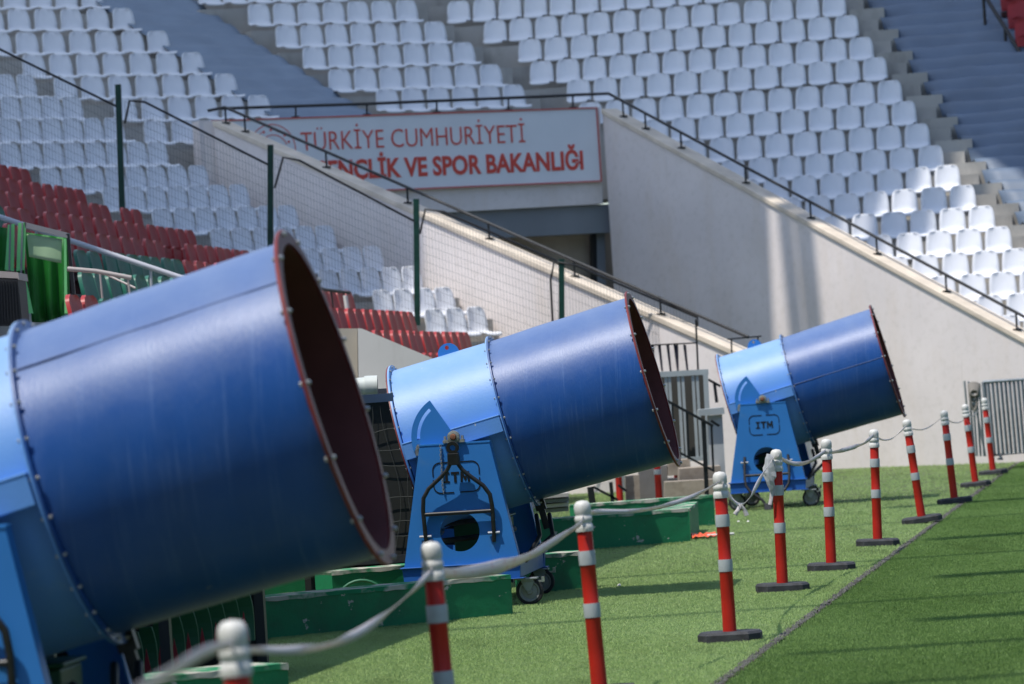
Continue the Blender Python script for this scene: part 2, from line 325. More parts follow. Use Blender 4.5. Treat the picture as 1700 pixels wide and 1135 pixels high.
def folding_mesh(name, m, m2):
    b = MB(); pts = []
    # back shell: rounded upright slab; folded pan in front; bracket below
    def slab(y0, z0, z1, hw, th, lean):
        n = 6; vs = []; fs = []; rows = [(z0, hw * .96), (z0 + (z1 - z0) * .5, hw), (z0 + (z1 - z0) * .85, hw * .97), (z1 - .03, hw * .82), (z1, hw * .5)]
        for (z, h) in rows:
            for j in range(n + 1):
                s = -1 + 2 * j / n; vs.append((s * h, y0 + lean * (z - z0) - .03 * s * s, z))
        for i in range(len(rows) - 1):
            for j in range(n): a = i * (n + 1) + j; fs.append((a, a + 1, a + n + 2, a + n + 1))
        o = len(vs); vs2 = [(x, y + th, z) for x, y, z in vs]; f2 = [tuple(o + k for k in f[::-1]) for f in fs]
        rim = [j for j in range(n + 1)] + [i * (n + 1) + n for i in range(1, len(rows))] + [(len(rows) - 1) * (n + 1) + j for j in range(n - 1, -1, -1)] + [i * (n + 1) for i in range(len(rows) - 2, 0, -1)]
        f3 = [(rim[k], o + rim[k], o + rim[(k + 1) % len(rim)], rim[(k + 1) % len(rim)]) for k in range(len(rim))]
        b.add(vs + vs2, fs + f2 + f3)
    slab(.02, .30, .80, .268, .04, .18); slab(-.10, .30, .50, .25, .04, .05); k = len(b.f)
    b.box((0, 0, .24), (.54, .12, .08)); b.box((-.22, .02, .10), (.05, .08, .20)); b.box((.22, .02, .10), (.05, .08, .20))
    me = b.mesh(name, m, smooth=40); me.materials.append(m2)
    for p in me.polygons[k:]: p.material_index = 1
    return me
SEATR = folding_mesh('red_folding_seat', seatr, mat('red_bracket', (.07, .02, .02), .7)); SEATG = folding_mesh('green_folding_seat', seatg, mat('green_bracket', (.015, .035, .028), .7))
nseat = {'w': 0, 'r': 0}
def put_seat(me, name, p, n, label, cat, group):
    o = bpy.data.objects.new(name, me); COL.objects.link(o); o.location = p
    o.rotation_euler = (random.uniform(-.02, .02), random.uniform(-.015, .015), math.atan2(n[1], n[0]) + math.pi / 2 + random.uniform(-.02, .02))
    return tag(o, label, cat, group)

# a straight block: for each row the world point at the right-hand end of its seats
def block(bname, blabel, rows, t, pitch, seatmesh, where, step_left=0.5, step_right=0.5, depth=1.6, stuff_rows=()):
    e = Vector((1, t, 0)).normalized(); n = Vector((t, -1, 0)).normalized(); back = -n
    root = empty(bname, rows[-1][0]); tag(root, blabel, 'grandstand')
    for ri, (P, xl) in enumerate(rows):
        # length to the left until the projected x passes xl
        cnt = 0
        while cnt < 60:
            q = P - e * (pitch * (cnt + 1))
            if proj(q)[0] < xl: break
            cnt += 1
        L0 = P - e * (cnt * pitch + (step_left if not (where.startswith('right of') and ri > 5) else .04)); R0 = P + e * step_right
        # tread: front edge a little ahead of the seat front
        tz = P.z - 0.10; fr = 0.04
        a = L0 + n * fr; b_ = R0 + n * fr
        step = MB(); 
        vs = [Vector((a.x, a.y, tz - 1.2)), Vector((b_.x, b_.y, tz - 1.2)), Vector((b_.x, b_.y, tz)), Vector((a.x, a.y, tz))]
        vs += [v + back * depth for v in vs]
        step.add([v - root.location for v in vs], [(0, 1, 2, 3), (3, 2, 6, 7), (1, 5, 6, 2), (4, 0, 3, 7), (5, 4, 7, 6), (0, 4, 5, 1)])
        step.build('step', concrete, root)
        for k in range(cnt):
            c = P - e * (pitch * (k + 0.5)) + back * 0.405; c.z = P.z + .0
            xx, yy = proj(c + Vector((0, 0, .2)))
            if yy < -14 or xx < -30 or xx > 1730: continue
            if yy > 560: continue
            if ri in stuff_rows: EXTRA.append((c.copy(), n)); continue
            put_seat(seatmesh or SEATW, 'stadium_chair', c, n, 'white chair %s from right end, %s row down, block %s' % (ORD[k], ORD[ri], where), 'chair', 'white shell chairs ' + where)
            nseat['w'] += 1
    return root
EXTRA = []
C_px = [(1360, -47), (1382, -11), (1406, 25), (1427, 60), (1452, 97), (1475, 131), (1500, 170), (1524, 205), (1546, 243), (1569, 280), (1597, 313), (1623, 347), (1655, 382), (1683, 417), (1712, 454), (1742, 490), (1772, 526), (1802, 560)]
def wallx(y): return 1000 + (y - 180) / .5429
C_left = [722, 744, 784, 831, 869, 915]
rows = []
for i, (x, y) in enumerate(C_px):
    xl = C_left[i] if i < 6 else wallx(y - 8) - 42
    rows.append((at(x, y, 77 - .75 * i), xl - 14))
block('right_grandstand_block', 'concrete terrace block of white seats rising right of the red lettered sign', rows, -.13, .475, None, 'right of the sign', step_left=1.0, step_right=0.15)
A_px = [(137, -23), (190, 13), (243, 49), (302, 87), (360, 123), (415, 159), (471, 195)]
A_left = [-40, -40, -40, -10, 22, 88, 170]
rows = [(at(x, y, 71 + .75 * (6 - i)), A_left[i] - 6) for i, (x, y) in enumerate(A_px)]
block('upper_left_grandstand_block', 'concrete terrace block of white seats at top left beside the grey tarpaulin', rows, .62, .505, None, 'left of the grey tarpaulin')
rows = [(at(345, 237, 68.9), 245)]
block('short_grandstand_step', 'short concrete step with two white seats behind the mesh fence', rows, .62, .505, None, 'at left ramp wall head', step_left=3.2, step_right=0.25)
B_px = [(620, -38), (665, -2), (709, 34), (757, 70), (805, 105), (850, 142), (889, 176)]; B_left = [288, 341, 394, 447, 505, 561, 617]
rows = [(at(x, y, 73.4 + .75 * (6 - i)), B_left[i] - 10) for i, (x, y) in enumerate(B_px)]
block('middle_grandstand_block', 'concrete terrace block of white seats directly above the sign', rows, .42, .475, None, 'directly above the sign', step_left=.08)
D_px = [(85, 162), (162, 199), (231, 235), (304, 275), (372, 315), (441, 347), (523, 382), (585, 416), (665, 451), (729, 485), (785, 520), (838, 553)]
rows = []
for i, (x, y) in enumerate(D_px):
    xl = -20 if i < 4 else 78 + 92 * (i - 4)
    rows.append((at(x, y, 62 + .55 * (11 - i)), xl - 4))
block('lower_left_grandstand_block', 'concrete terrace block of white seats behind the green mesh fence', rows, .9, .405, SEATN, 'behind the mesh fence', step_left=2.5, step_right=0.35, depth=2.4)

# stair steps beside the right block
st = empty('right_stairs', at(1600, 300, 70)); tag(st, 'grey concrete aisle stairs between the white seats and the right tarpaulin', 'stairs')
for i in range(len(C_px) - 1):
    for h in (0, .5):
        x = C_px[i][0] + (C_px[i + 1][0] - C_px[i][0]) * h; y = C_px[i][1] + (C_px[i + 1][1] - C_px[i][1]) * h; Y = 77 - .75 * (i + h)
        p = at(x, y, Y); e = Vector((1, -.13, 0)).normalized(); nn = Vector((-.13, -1, 0)).normalized()
        a = p + e * .17; wdt = .62 if h else .38
        b = MB(); b.box((0, 0, 0), (wdt, 1.6, 1.0), Matrix.Translation(a + e * wdt / 2 - nn * .72 + Vector((0, 0, -.62)) - st.location) @ Matrix.Rotation(math.atan2(e.y, e.x), 4, 'Z'))
        b.build('step', concrete, st)

# tarpaulins laid over the closed rows
def tarp(name, label, Lp, Rp, bulge, ripples, tm=None):
    vs = []; fs = []; m = 14; k = 0
    for i in range(len(Lp) - 1):
        for s in range(ripples):
            f = s / ripples
            a = Lp[i].lerp(Lp[i + 1], f); b = Rp[i].lerp(Rp[i + 1], f); lift = bulge * (math.sin(math.pi * ((f * 2) % 1.0)) ** 1.5 if ripples > 4 else 0)
            for j in range(m + 1):
                q = a.lerp(b, j / m); z = lift + .012 * math.sin(j * 1.3 + i * 2.1) + .008 * math.sin(j * 3.1 + i) ; vs.append((q.x, q.y, q.z + z))
            k += 1
    for i in range(k - 1):
        for j in range(m): a = i * (m + 1) + j; fs.append((a, a + 1, a + m + 2, a + m + 1))
    b = MB(); b.add(vs, fs); o = b.build(name, tm or tarpm, smooth=60)
    sd = o.modifiers.new('thickness', 'SOLIDIFY'); sd.thickness = 0.01
    return tag(o, label, 'tarpaulin', 'tarpaulins over the closed seat rows')
Lp = [at(x - 14, y + 6, 71 + .75 * (6 - i)) for i, (x, y) in enumerate(A_px)]; Rp = [at(x + 6, yy + 10, 72.2 + .75 * (5 - i)) for i, (x, yy) in enumerate([(285, -28), (341, 11), (394, 47), (447, 82), (505, 116), (561, 152), (617, 186)], start=-1)]
Lp.append(at(520, 232, 70.2)); Rp.append(at(672, 222, 71.4))
Lp.insert(0, at(80, -60, 76.3)); Rp.insert(0, at(230, -66, 77.4))
tarp('tarpaulin', 'smooth grey-blue tarpaulin descending between the two white seat blocks left of centre', Lp, Rp, .06, 6)
Lp = []; Rp = []
for i, (x, y) in enumerate(C_px):
    Y = 77 - .75 * i; a = at(x + 62 + 10 * (y / 500), y + 26, Y); Lp.append(a); Rp.append(a + Vector((4.2, -.6, 0.02)))
Lp.insert(0, at(1395, -58, 78)); Rp.insert(0, Lp[0] + Vector((4.2, -.6, 0)))
tarp('tarpaulin', 'ridged blue-grey tarpaulin over the terraces at the far right', Lp, Rp, .13, 16, tarp2)
# red seats beyond the right tarpaulin with their dark rail
b = MB(); pts = [at(1632, -12, 75), at(1668, 45, 74.4), at(1712, 118, 73.8)]
rl = empty('upper_right_handrail', pts[0]); tag(rl, 'dark sloping handrail at the top right corner above the tarpaulin', 'handrail')
b.tube([p - pts[0] for p in pts], .035, 8); b.build('rail', black, rl, smooth=40)
for p in pts: MB().tube([p - pts[0], p - pts[0] - Vector((0, 0, .8))], .03, 6).build('stanchion', black, rl)
b = MB(); q = at(1700, 60, 76.5); b.box((0, 0, 0), (5, .3, 3.5), Matrix.Translation(q + Vector((2.3, 0, .4)))); tag(b.build('dark_stand_panel', mat('dark_panel', (.03, .018, .018), .8)), 'dark panel behind the red seats in the top right corner', 'panel')
for i in range(3):
    for j in range(3):
        p = at(1686 + 28 * i + j * 12, -2 + 30 * j, 75.2 - .5 * j)
        put_seat(SEATR, 'folding_chair', p - Vector((0, 0, .5)), Vector((-.1, -1, 0)), 'red folding chair in the top right corner, %s from left, %s row down' % (ORD[i], ORD[j]), 'chair', 'red folding chairs in the top right corner')

# side stand of red and green folding seats on the left, rows running along the touchline
dS = Vector((.1357, .9907, 0)).normalized(); nS = Vector((dS.y, -dS.x, 0))
root = empty('side_grandstand', at(235, 370, 59.5)); tag(root, 'concrete terraces under the red and green folding seats on the left', 'grandstand')
nred = 0
for k in range(10):
    top = at(53 + 91.5 * k, 279 + 33.9 * k, 59.5); base = Vector((top.x, top.y, top.z - .80))
    far = base + dS * .55; near = base - dS * 32
    a = MB(); lo = -1.6
    vs = [near + nS * .38, far + nS * .38, far - nS * 1.4, near - nS * 1.4]
    vs = [Vector((v.x, v.y, base.z)) for v in vs] + [Vector((v.x, v.y, base.z + lo)) for v in vs]
    a.add([v - root.location for v in vs], [(0, 1, 2, 3), (4, 7, 6, 5), (0, 4, 5, 1), (1, 5, 6, 2), (2, 6, 7, 3), (3, 7, 4, 0)]); a.build('step', concrete, root)
    for j in range(40):
        p = base - dS * (.62 * j + .1); x, y = proj(p + Vector((0, 0, .6)))
        if x < -25 or (x < 135 and p.y < 46): break
        # hidden behind the big drum
        if x < 470 and x > 30 and y > 408 + (470 - x) * .27 + 40: continue
        if 470 <= x < 540 and y > 500: continue
        if k == 9 : continue
        if k == 8 and x < 560: continue
        green = (k == 5 and x < 310) or (k == 6 and x < 330) or (k == 4 and x < 20) or (k == 3 and x < 12)
        if random.random() < .03: continue
        me = SEATG if green else SEATR
        put_seat(me, 'folding_chair', p, nS, '%s folding chair %s from far end, %s row down, left stand' % ('green' if green else 'red', ORD[j], ORD[k]), 'chair', 'red and green folding chairs of the left stand'); nred += 1
print('seats', nseat, nred)

# ------------------------------------------------------------------ ramp walls and the entrance with its sign
def ramp_wall(name, label, a_px, a_Y, b_px, b_Y, thick, extend_a=0.0):
    A = at(*a_px, a_Y); B = at(*b_px, b_Y); d = (B - A); dh = Vector((d.x, d.y, 0)).normalized(); nrm = Vector((dh.y, -dh.x, 0))  # toward the camera side
    if nrm.y > 0: nrm = -nrm
    root = empty(name, (A.x, A.y, 0)); tag(root, label, 'wall'); O = root.location
    b = MB(); back = -nrm * thick
    pts = [A - Vector((0, 0, .09)), B - Vector((0, 0, .09)), Vector((B.x, B.y, -.02)), Vector((A.x, A.y, -.02))]
    vs = [p - O for p in pts] + [p + back - O for p in pts]
    b.add(vs, [(0, 3, 2, 1), (4, 5, 6, 7), (0, 1, 5, 4), (1, 2, 6, 5), (3, 0, 4, 7), (2, 3, 7, 6)]); b.build('wall_face', wallm, root)
    c = MB(); pr = nrm * .035
    pts = [A, B, B - Vector((0, 0, .087)), A - Vector((0, 0, .087))]
    vs = [p + pr - O for p in pts] + [p + back - pr - O for p in pts]
    c.add(vs, [(0, 3, 2, 1), (4, 5, 6, 7), (0, 1, 5, 4), (1, 2, 6, 5), (3, 0, 4, 7), (2, 3, 7, 6)]); c.build('coping', copem, root, bevel=.012)
    return A, B, dh, nrm, root
RA, RB, Rd, Rn, Rroot = ramp_wall('right_ramp_wall', 'tall sloping rendered wall descending right from the sign, streaked with light', (1000, 180), 71.0, (1800, 614), 62.4, .28)
LA, LB, Ld, Ln, Lroot = ramp_wall('left_ramp_wall', 'sloping rendered wall descending in front of the sign towards the gate', (355, 200), 67.0, (1235, 587), 59.5, .28)
# short return at the head of the left wall
b = MB(); b.box((0, 0, 0), (.3, .5, 1.5), Matrix.Translation(LA + Vector((-.02, .3, -.75)))); tag(b.build('wall_end_pier', wallm), 'stained concrete pier at the upper end of the left ramp wall', 'pier')

def handrail(name, label, pts, posts, r=.026, m=black, drop=True):
    root = empty(name, pts[0]); tag(root, label, 'handrail'); O = pts[0]
    MB().tube([p - O for p in pts], r, 8).build('rail', m, root, smooth=50)
    for a, c in posts:
        MB().beam(a - O, c - O, .03, .03, up=Vector((0, 1, 0))).build('stanchion', m, root)
        MB().box(c - O + Vector((0, 0, .012)), (.13, .1, .02)).build('base_plate', m, root)
    return root
def on_wall(A, B, x):  # point of the wall top line at picture column x
    lo, hi = 0.0, 1.0
    for _ in range(40):
        m_ = (lo + hi) / 2
        if proj(A.lerp(B, m_))[0] < x: lo = m_
        else: hi = m_
    return A.lerp(B, (lo + hi) / 2)
off = -Rn * .12
r0 = on_wall(RA, RB, 1003) + off + Vector((0, 0, .27)); r1 = RB + off + Vector((0, 0, .27))
# sign wall plane
SA = RA + Vector((.0, .15, 0)); sdir = Vector((1, .47, 0)).normalized(); snrm = Vector((.47, -1, 0)).normalized()
def on_sign(x, y, out=0.0):
    """point of the sign wall seen along the sight line (x, y)"""
    d = ray(x, y); O = Vector((0, 0, EYE)); t = (SA + snrm * out - O).dot(snrm) / d.dot(snrm); return O + d * t
posts = []
for x in (1026, 1063, 1122, 1229, 1337, 1447, 1562, 1679):
    q = on_wall(RA, RB, x) + off; posts.append((q + Vector((0, 0, .27)), q))
topS = [on_sign(365, 180, -.3), on_sign(610, 172, -.3), on_sign(900, 160, -.3), on_sign(960, 157, -.3), r0]
ps = [(on_sign(x, 180 - (x - 365) * .037, -.3), on_sign(x, 198 - (x - 400) * .034, -.3)) for x in (491, 609, 725, 844, 951)]
handrail('right_handrail', 'black handrail along the sign top and down the right ramp wall', topS + [r1], ps + posts)
offL = -Ln * .12
posts = []
for x in (398, 533, 668, 803, 945, 1088): q = on_wall(LA, LB, x) + offL; posts.append((q + Vector((0, 0, .26)), q))
l0 = on_wall(LA, LB, 366) + offL
handrail('left_handrail', 'black handrail down the left ramp wall in front of the sign', [l0 + Vector((-.28, 0, .22)), l0 + Vector((0, 0, .26)), LB + offL + Vector((0, 0, .23))], posts + [(l0 + Vector((0, 0, .26)), l0)], r=.025)

# the wall above the entrance
ent = empty('entrance_portal', SA); tag(ent, 'grey concrete portal of the stand entrance under the sign with brown shutter', 'portal'); O = ent.location.copy()
def quad_slab(name, pxs, m, thick, out=0.0, parent=ent, bevel=0):
    P = [on_sign(x, y, out) for x, y in pxs]; b = MB(); n = len(P); vs = [p - O for p in P] + [p - snrm * thick - O for p in P]
    b.add(vs, [tuple(range(n)), tuple(range(2 * n - 1, n - 1, -1))] + [((i + 1) % n, i, i + n, (i + 1) % n + n) for i in range(n)]); return b.build(name, m, parent, bevel=bevel)
quad_slab('lintel', [(330, 200), (996, 178), (1001, 338), (340, 374)], wallm, .3)
quad_slab('soffit_beam', [(560, 362), (1030, 337.5), (1032, 384.5), (560, 408)], lintm, .25, -.10)
quad_slab('shutter', [(560, 408), (1045, 384), (1055, 640), (560, 640)], brownd, .1, -.55)
quad_slab('jamb', [(983, 386), (991, 385.5), (995, 600), (987, 600)], black, .1, -.30)
quad_slab('side_panel', [(991, 384), (1004, 384), (1009, 600), (995, 600)], lintm, .1, -.28)
# the sign
sg = empty('ministry_sign', on_sign(700, 250, .1)); tag(sg, 'long white sign board with red Turkish lettering above the entrance', 'sign'); O = sg.location.copy()
sA = on_sign(350, 201, .08); sB = on_sign(991, 177.5, .08)
sH = (on_sign(991, 177.5, .08) - on_sign(997, 302, .08)).length * .997
ez = Vector((0, 0, 1)); c0 = Vector((sA.x, sA.y, sB.z))
def board(x0, x1, z0, z1, th, out):
    b = MB(); o = c0 + snrm * out; p = [o + sdir * x0 + ez * z0, o + sdir * x1 + ez * z0, o + sdir * x1 + ez * z1, o + sdir * x0 + ez * z1]
    vs = [q - O for q in p] + [q - snrm * th - O for q in p]
    return b.add(vs, [(0, 1, 2, 3), (7, 6, 5, 4), (1, 0, 4, 5), (2, 1, 5, 6), (3, 2, 6, 7), (0, 3, 7, 4)])
SW = (Vector((sB.x, sB.y, 0)) - Vector((sA.x, sA.y, 0))).length
board(0, SW, -sH, 0, .05, 0).build('board', signw, sg)
fr = MB()
for args in ((0, SW, -.024, 0), (0, SW, -sH, -sH + .024), (SW - .024, SW, -sH + .024, -.024)):
    q = board(*args, .012, .016); fr.add(q.v, q.f)
fr.build('border', mat('sign_border', (.6, .12, .11), .5), sg)
def sign_xz(x, y):
    p = on_sign(x, y, .1); return (p - c0).dot(sdir), p.z - c0.z
def sign_text(name, txt, px0, px1, ybase0, cap_px_top, bold):
    x0, z0 = sign_xz(px0, ybase0[0]); x1, z1 = sign_xz(px1, ybase0[1]); xt, zt = sign_xz(px0, cap_px_top)
    cap = zt - z0; o = c0 + snrm * .006 + sdir * x0 + ez * ((z0 + z1) / 2) - O
    text_obj(name, txt, cap / .73, signr, sg, frame_mx(o, sdir, ez), .004, bold, width=(x1 - x0))
signr.node_tree.nodes['Principled BSDF'].inputs['Base Color'].default_value = (.70, .085, .06, 1)
sign_text('lettering', 'TÜRKİYE CUMHURİYETİ', 501, 873, (250, 236), 217, -.004)
sign_text('lettering', 'GENÇLİK VE SPOR BAKANLIĞI', 521, 970, (298, 280), 266, .013)
# emblem: ring, dots and inner arcs
ex, ezz = sign_xz(453, 247); R_ = .40
em = MB()
def arc(cx_, cz_, r, a0, a1, wd, n=36):
    vs = []; 
    for i in range(n + 1):
        a = math.radians(a0 + (a1 - a0) * i / n)
        for rr in (r - wd / 2, r + wd / 2):
            p = c0 + snrm * .01 + sdir * (cx_ + rr * math.cos(a)) + ez * (cz_ + rr * math.sin(a)) - O; vs.append(p)
    em.add(vs, [(2 * i, 2 * i + 1, 2 * i + 3, 2 * i + 2) for i in range(n)])
arc(ex, ezz, R_, 0, 360, .014, 60); arc(ex + .02, ezz - .02, R_ * .62, 20, 200, .014); arc(ex + .02, ezz - .1, R_ * .36, 0, 330, .014); arc(ex, ezz, R_ * .8, 120, 150, .01)
for a in range(20, 380, 24):
    arc(ex + R_ * .78 * math.cos(math.radians(a)), ezz + R_ * .78 * math.sin(math.radians(a)), .011, 0, 360, .022, 8)
em.build('emblem', signr, sg)

bw = MB(); bw.box((0, 0, 0), (40, .4, 9), Matrix.Translation((0, 80, 10.5))); tag(bw.build('rear_stand_wall', concrete), 'grey wall behind the topmost white seats', 'wall')
# ------------------------------------------------------------------ green mesh fence
FY = 60.6
fpx = [((-52, 45), (-45, 260)), ((196, 140), (203, 350)), ((449, 240), (449, 440)), ((691, 330), (693, 540)), ((932, 430), (933, 600))]
fence = empty('mesh_fence', at(449, 400, FY)); tag(fence, 'dark green post and wire mesh fence stepping down the stand in front of white seats', 'fence'); O = fence.location.copy()
for a, b_ in fpx:
    MB().beam(at(*a, FY) - O, at(*b_, FY) - O, .085, .07, up=Vector((0, 1, 0))).build('post', dkgreen, fence)
frames = [[(-40, 62), (193, 176)], [(207, 205), (215, 167), (240, 169), (445, 273)], [(456, 312), (470, 261), (497, 266), (688, 367)], [(697, 388), (706, 347), (736, 351), (925, 433)], [(918, 545), (914, 465), (920, 434), (955, 440), (1158, 527), (1160, 600)]]
wire = mat('fence_wire', (.035, .055, .05), .5)
for fr_ in frames:
    MB().tube([at(x, y, FY - .03) - O for x, y in fr_], .019, 6).build('top_rail', black, fence, smooth=50)
for (xa, xb, ya, yb, h0, h1) in [(-40, 193, 64, 178, 250, 240), (207, 444, 168, 272, 260, 240), (456, 688, 262, 366, 250, 240), (700, 928, 349, 434, 200, 190), (938, 1155, 436, 526, 120, 60)]:
    b = MB(); n = int((xb - xa) / 5.2)
    for i in range(n + 1):
        f = i / n; x = xa + (xb - xa) * f; y = ya + (yb - ya) * f; h = h0 + (h1 - h0) * f
        b.beam(at(x, y, FY) - O, at(x + h * .04, y + h, FY) - O, .0033, .0033, up=Vector((0, 1, 0)))
    for k in range(int(h0 / 14)):
        y = k * 14
        if y < min(h0, h1): b.beam(at(xa + y * .04, ya + y, FY) - O, at(xb + y * .04, yb + y, FY) - O, .0033, .0033)
    b.build('mesh_panel', wire, fence)

# ------------------------------------------------------------------ roof over the stands that throws the shade
roofm = mat('roof_sheet', (.60, .67, .78), .7, transl=.75); steelr = mat('roof_steel', (.2, .21, .22), .6)
RZ = 27.0; rf = empty('stadium_roof', (-10, 70, RZ)); tag(rf, 'high roof over the stands that shades the upper rows', 'roof'); O = rf.location.copy()
edge = [(-9.6, 20), (-8.6, 40), (-7.6, 52), (-5.6, 60.3), (-2.6, 62.2), (-.5, 63.9), (1.7, 65.5), (3.3, 66.9), (4.4, 68.2), (5.0, 67.2), (5.7, 64), (9, 62), (18, 62)]
rs = (RZ - 16) / SUN.z; edge = [(x + SUN.x * rs, y + SUN.y * rs) for x, y in edge]
poly = edge + [(16, 110), (-60, 110), (-60, 20)]
vs = [Vector((x, y, RZ)) - O for x, y in poly]; n = len(poly)
MB().add(vs, [tuple(range(n))]).build('roof_sheet', roofm, rf)
# rafters reaching beyond the sheet; the gaps between them let strips of sun through
az = Vector((.685, .728, 0)).normalized()
for k, (bx, by, L, wd) in enumerate([(-.6, 62.9, 2.6, .34), (.35, 63.3, 3.2, .42), (1.2, 63.9, 3.4, .36), (2.25, 64.6, 3.0, .30), (-4.4, 60.4, 2.2, .3)]):
    a = Vector((bx + SUN.x * rs, by + SUN.y * rs, RZ - .1)); MB().beam(a - O, a + az * L - O, wd, .1).build('rafter', steelr, rf)
tr = empty('roof_truss', (0, 45, 17)); tag(tr, 'thin steel tie rods of the roof crossing high above the touchline', 'truss'); O = tr.location.copy()
for y, x0, wd in ((15.2, -9, .12), (17.9, -6.2, .16), (20.3, -5.2, .36), (22.6, -9, .11), (25.4, -4.6, .45), (28.6, -9, .13), (32.0, -4.0, .5), (36.5, -9, .14), (41, -3.6, .5), (45.5, -9, .16)):
    MB().beam(Vector((x0, y, 24)) - O, Vector((3, y + .25, 24)) - O, wd, .1).build('tie_rod', steelr, tr)

# the rest of the bowl round the pitch, out of the picture: it closes the low sky
bowlm = mat('bowl_stand', (.16, .15, .15), .9, noise=.3, scale=.5)
def far_stand(label, x0, y0, x1, y1, depth, h):
    a = Vector((x0, y0, 0)); b_ = Vector((x1, y1, 0)); d = (b_ - a).normalized(); o_ = Vector((-d.y, d.x, 0)); root = empty('far_stand', a); tag(root, label, 'grandstand', 'stands closing the bowl outside the picture')
    m = MB(); vs = []; n = 24
    for i in range(n + 1):
        for zz in ((h * .62 * i / n), (h * .62 * (i + 1) / n)):
            q = o_ * (depth * i / n) + Vector((0, 0, zz)); vs += [q, q + (b_ - a)]
    m.add(vs, [(2 * i, 2 * i + 1, 2 * i + 3, 2 * i + 2) for i in range(2 * n + 1)]); m.build('terrace', bowlm, root)
    r = MB(); p0 = o_ * depth + Vector((0, 0, h)); p1 = o_ * (depth * .15) + Vector((0, 0, h + 1.5)); r.add([p0, p0 + (b_ - a), p1 + (b_ - a), p1, p0 - Vector((0, 0, h)), p0 + (b_ - a) - Vector((0, 0, h))], [(0, 1, 2, 3), (0, 4, 5, 1)]); r.build('roof_panel', steelr, root)
far_stand('long stand across the pitch on the right, outside the picture', 76, 120, 76, -52, 26, 27)
far_stand('end stand behind the photographer, outside the picture', 76, -54, -20, -54, 26, 27)
far_stand('near side stand on the left of the photographer, outside the picture', -17, -52, -13.5, 14, 20, 22)

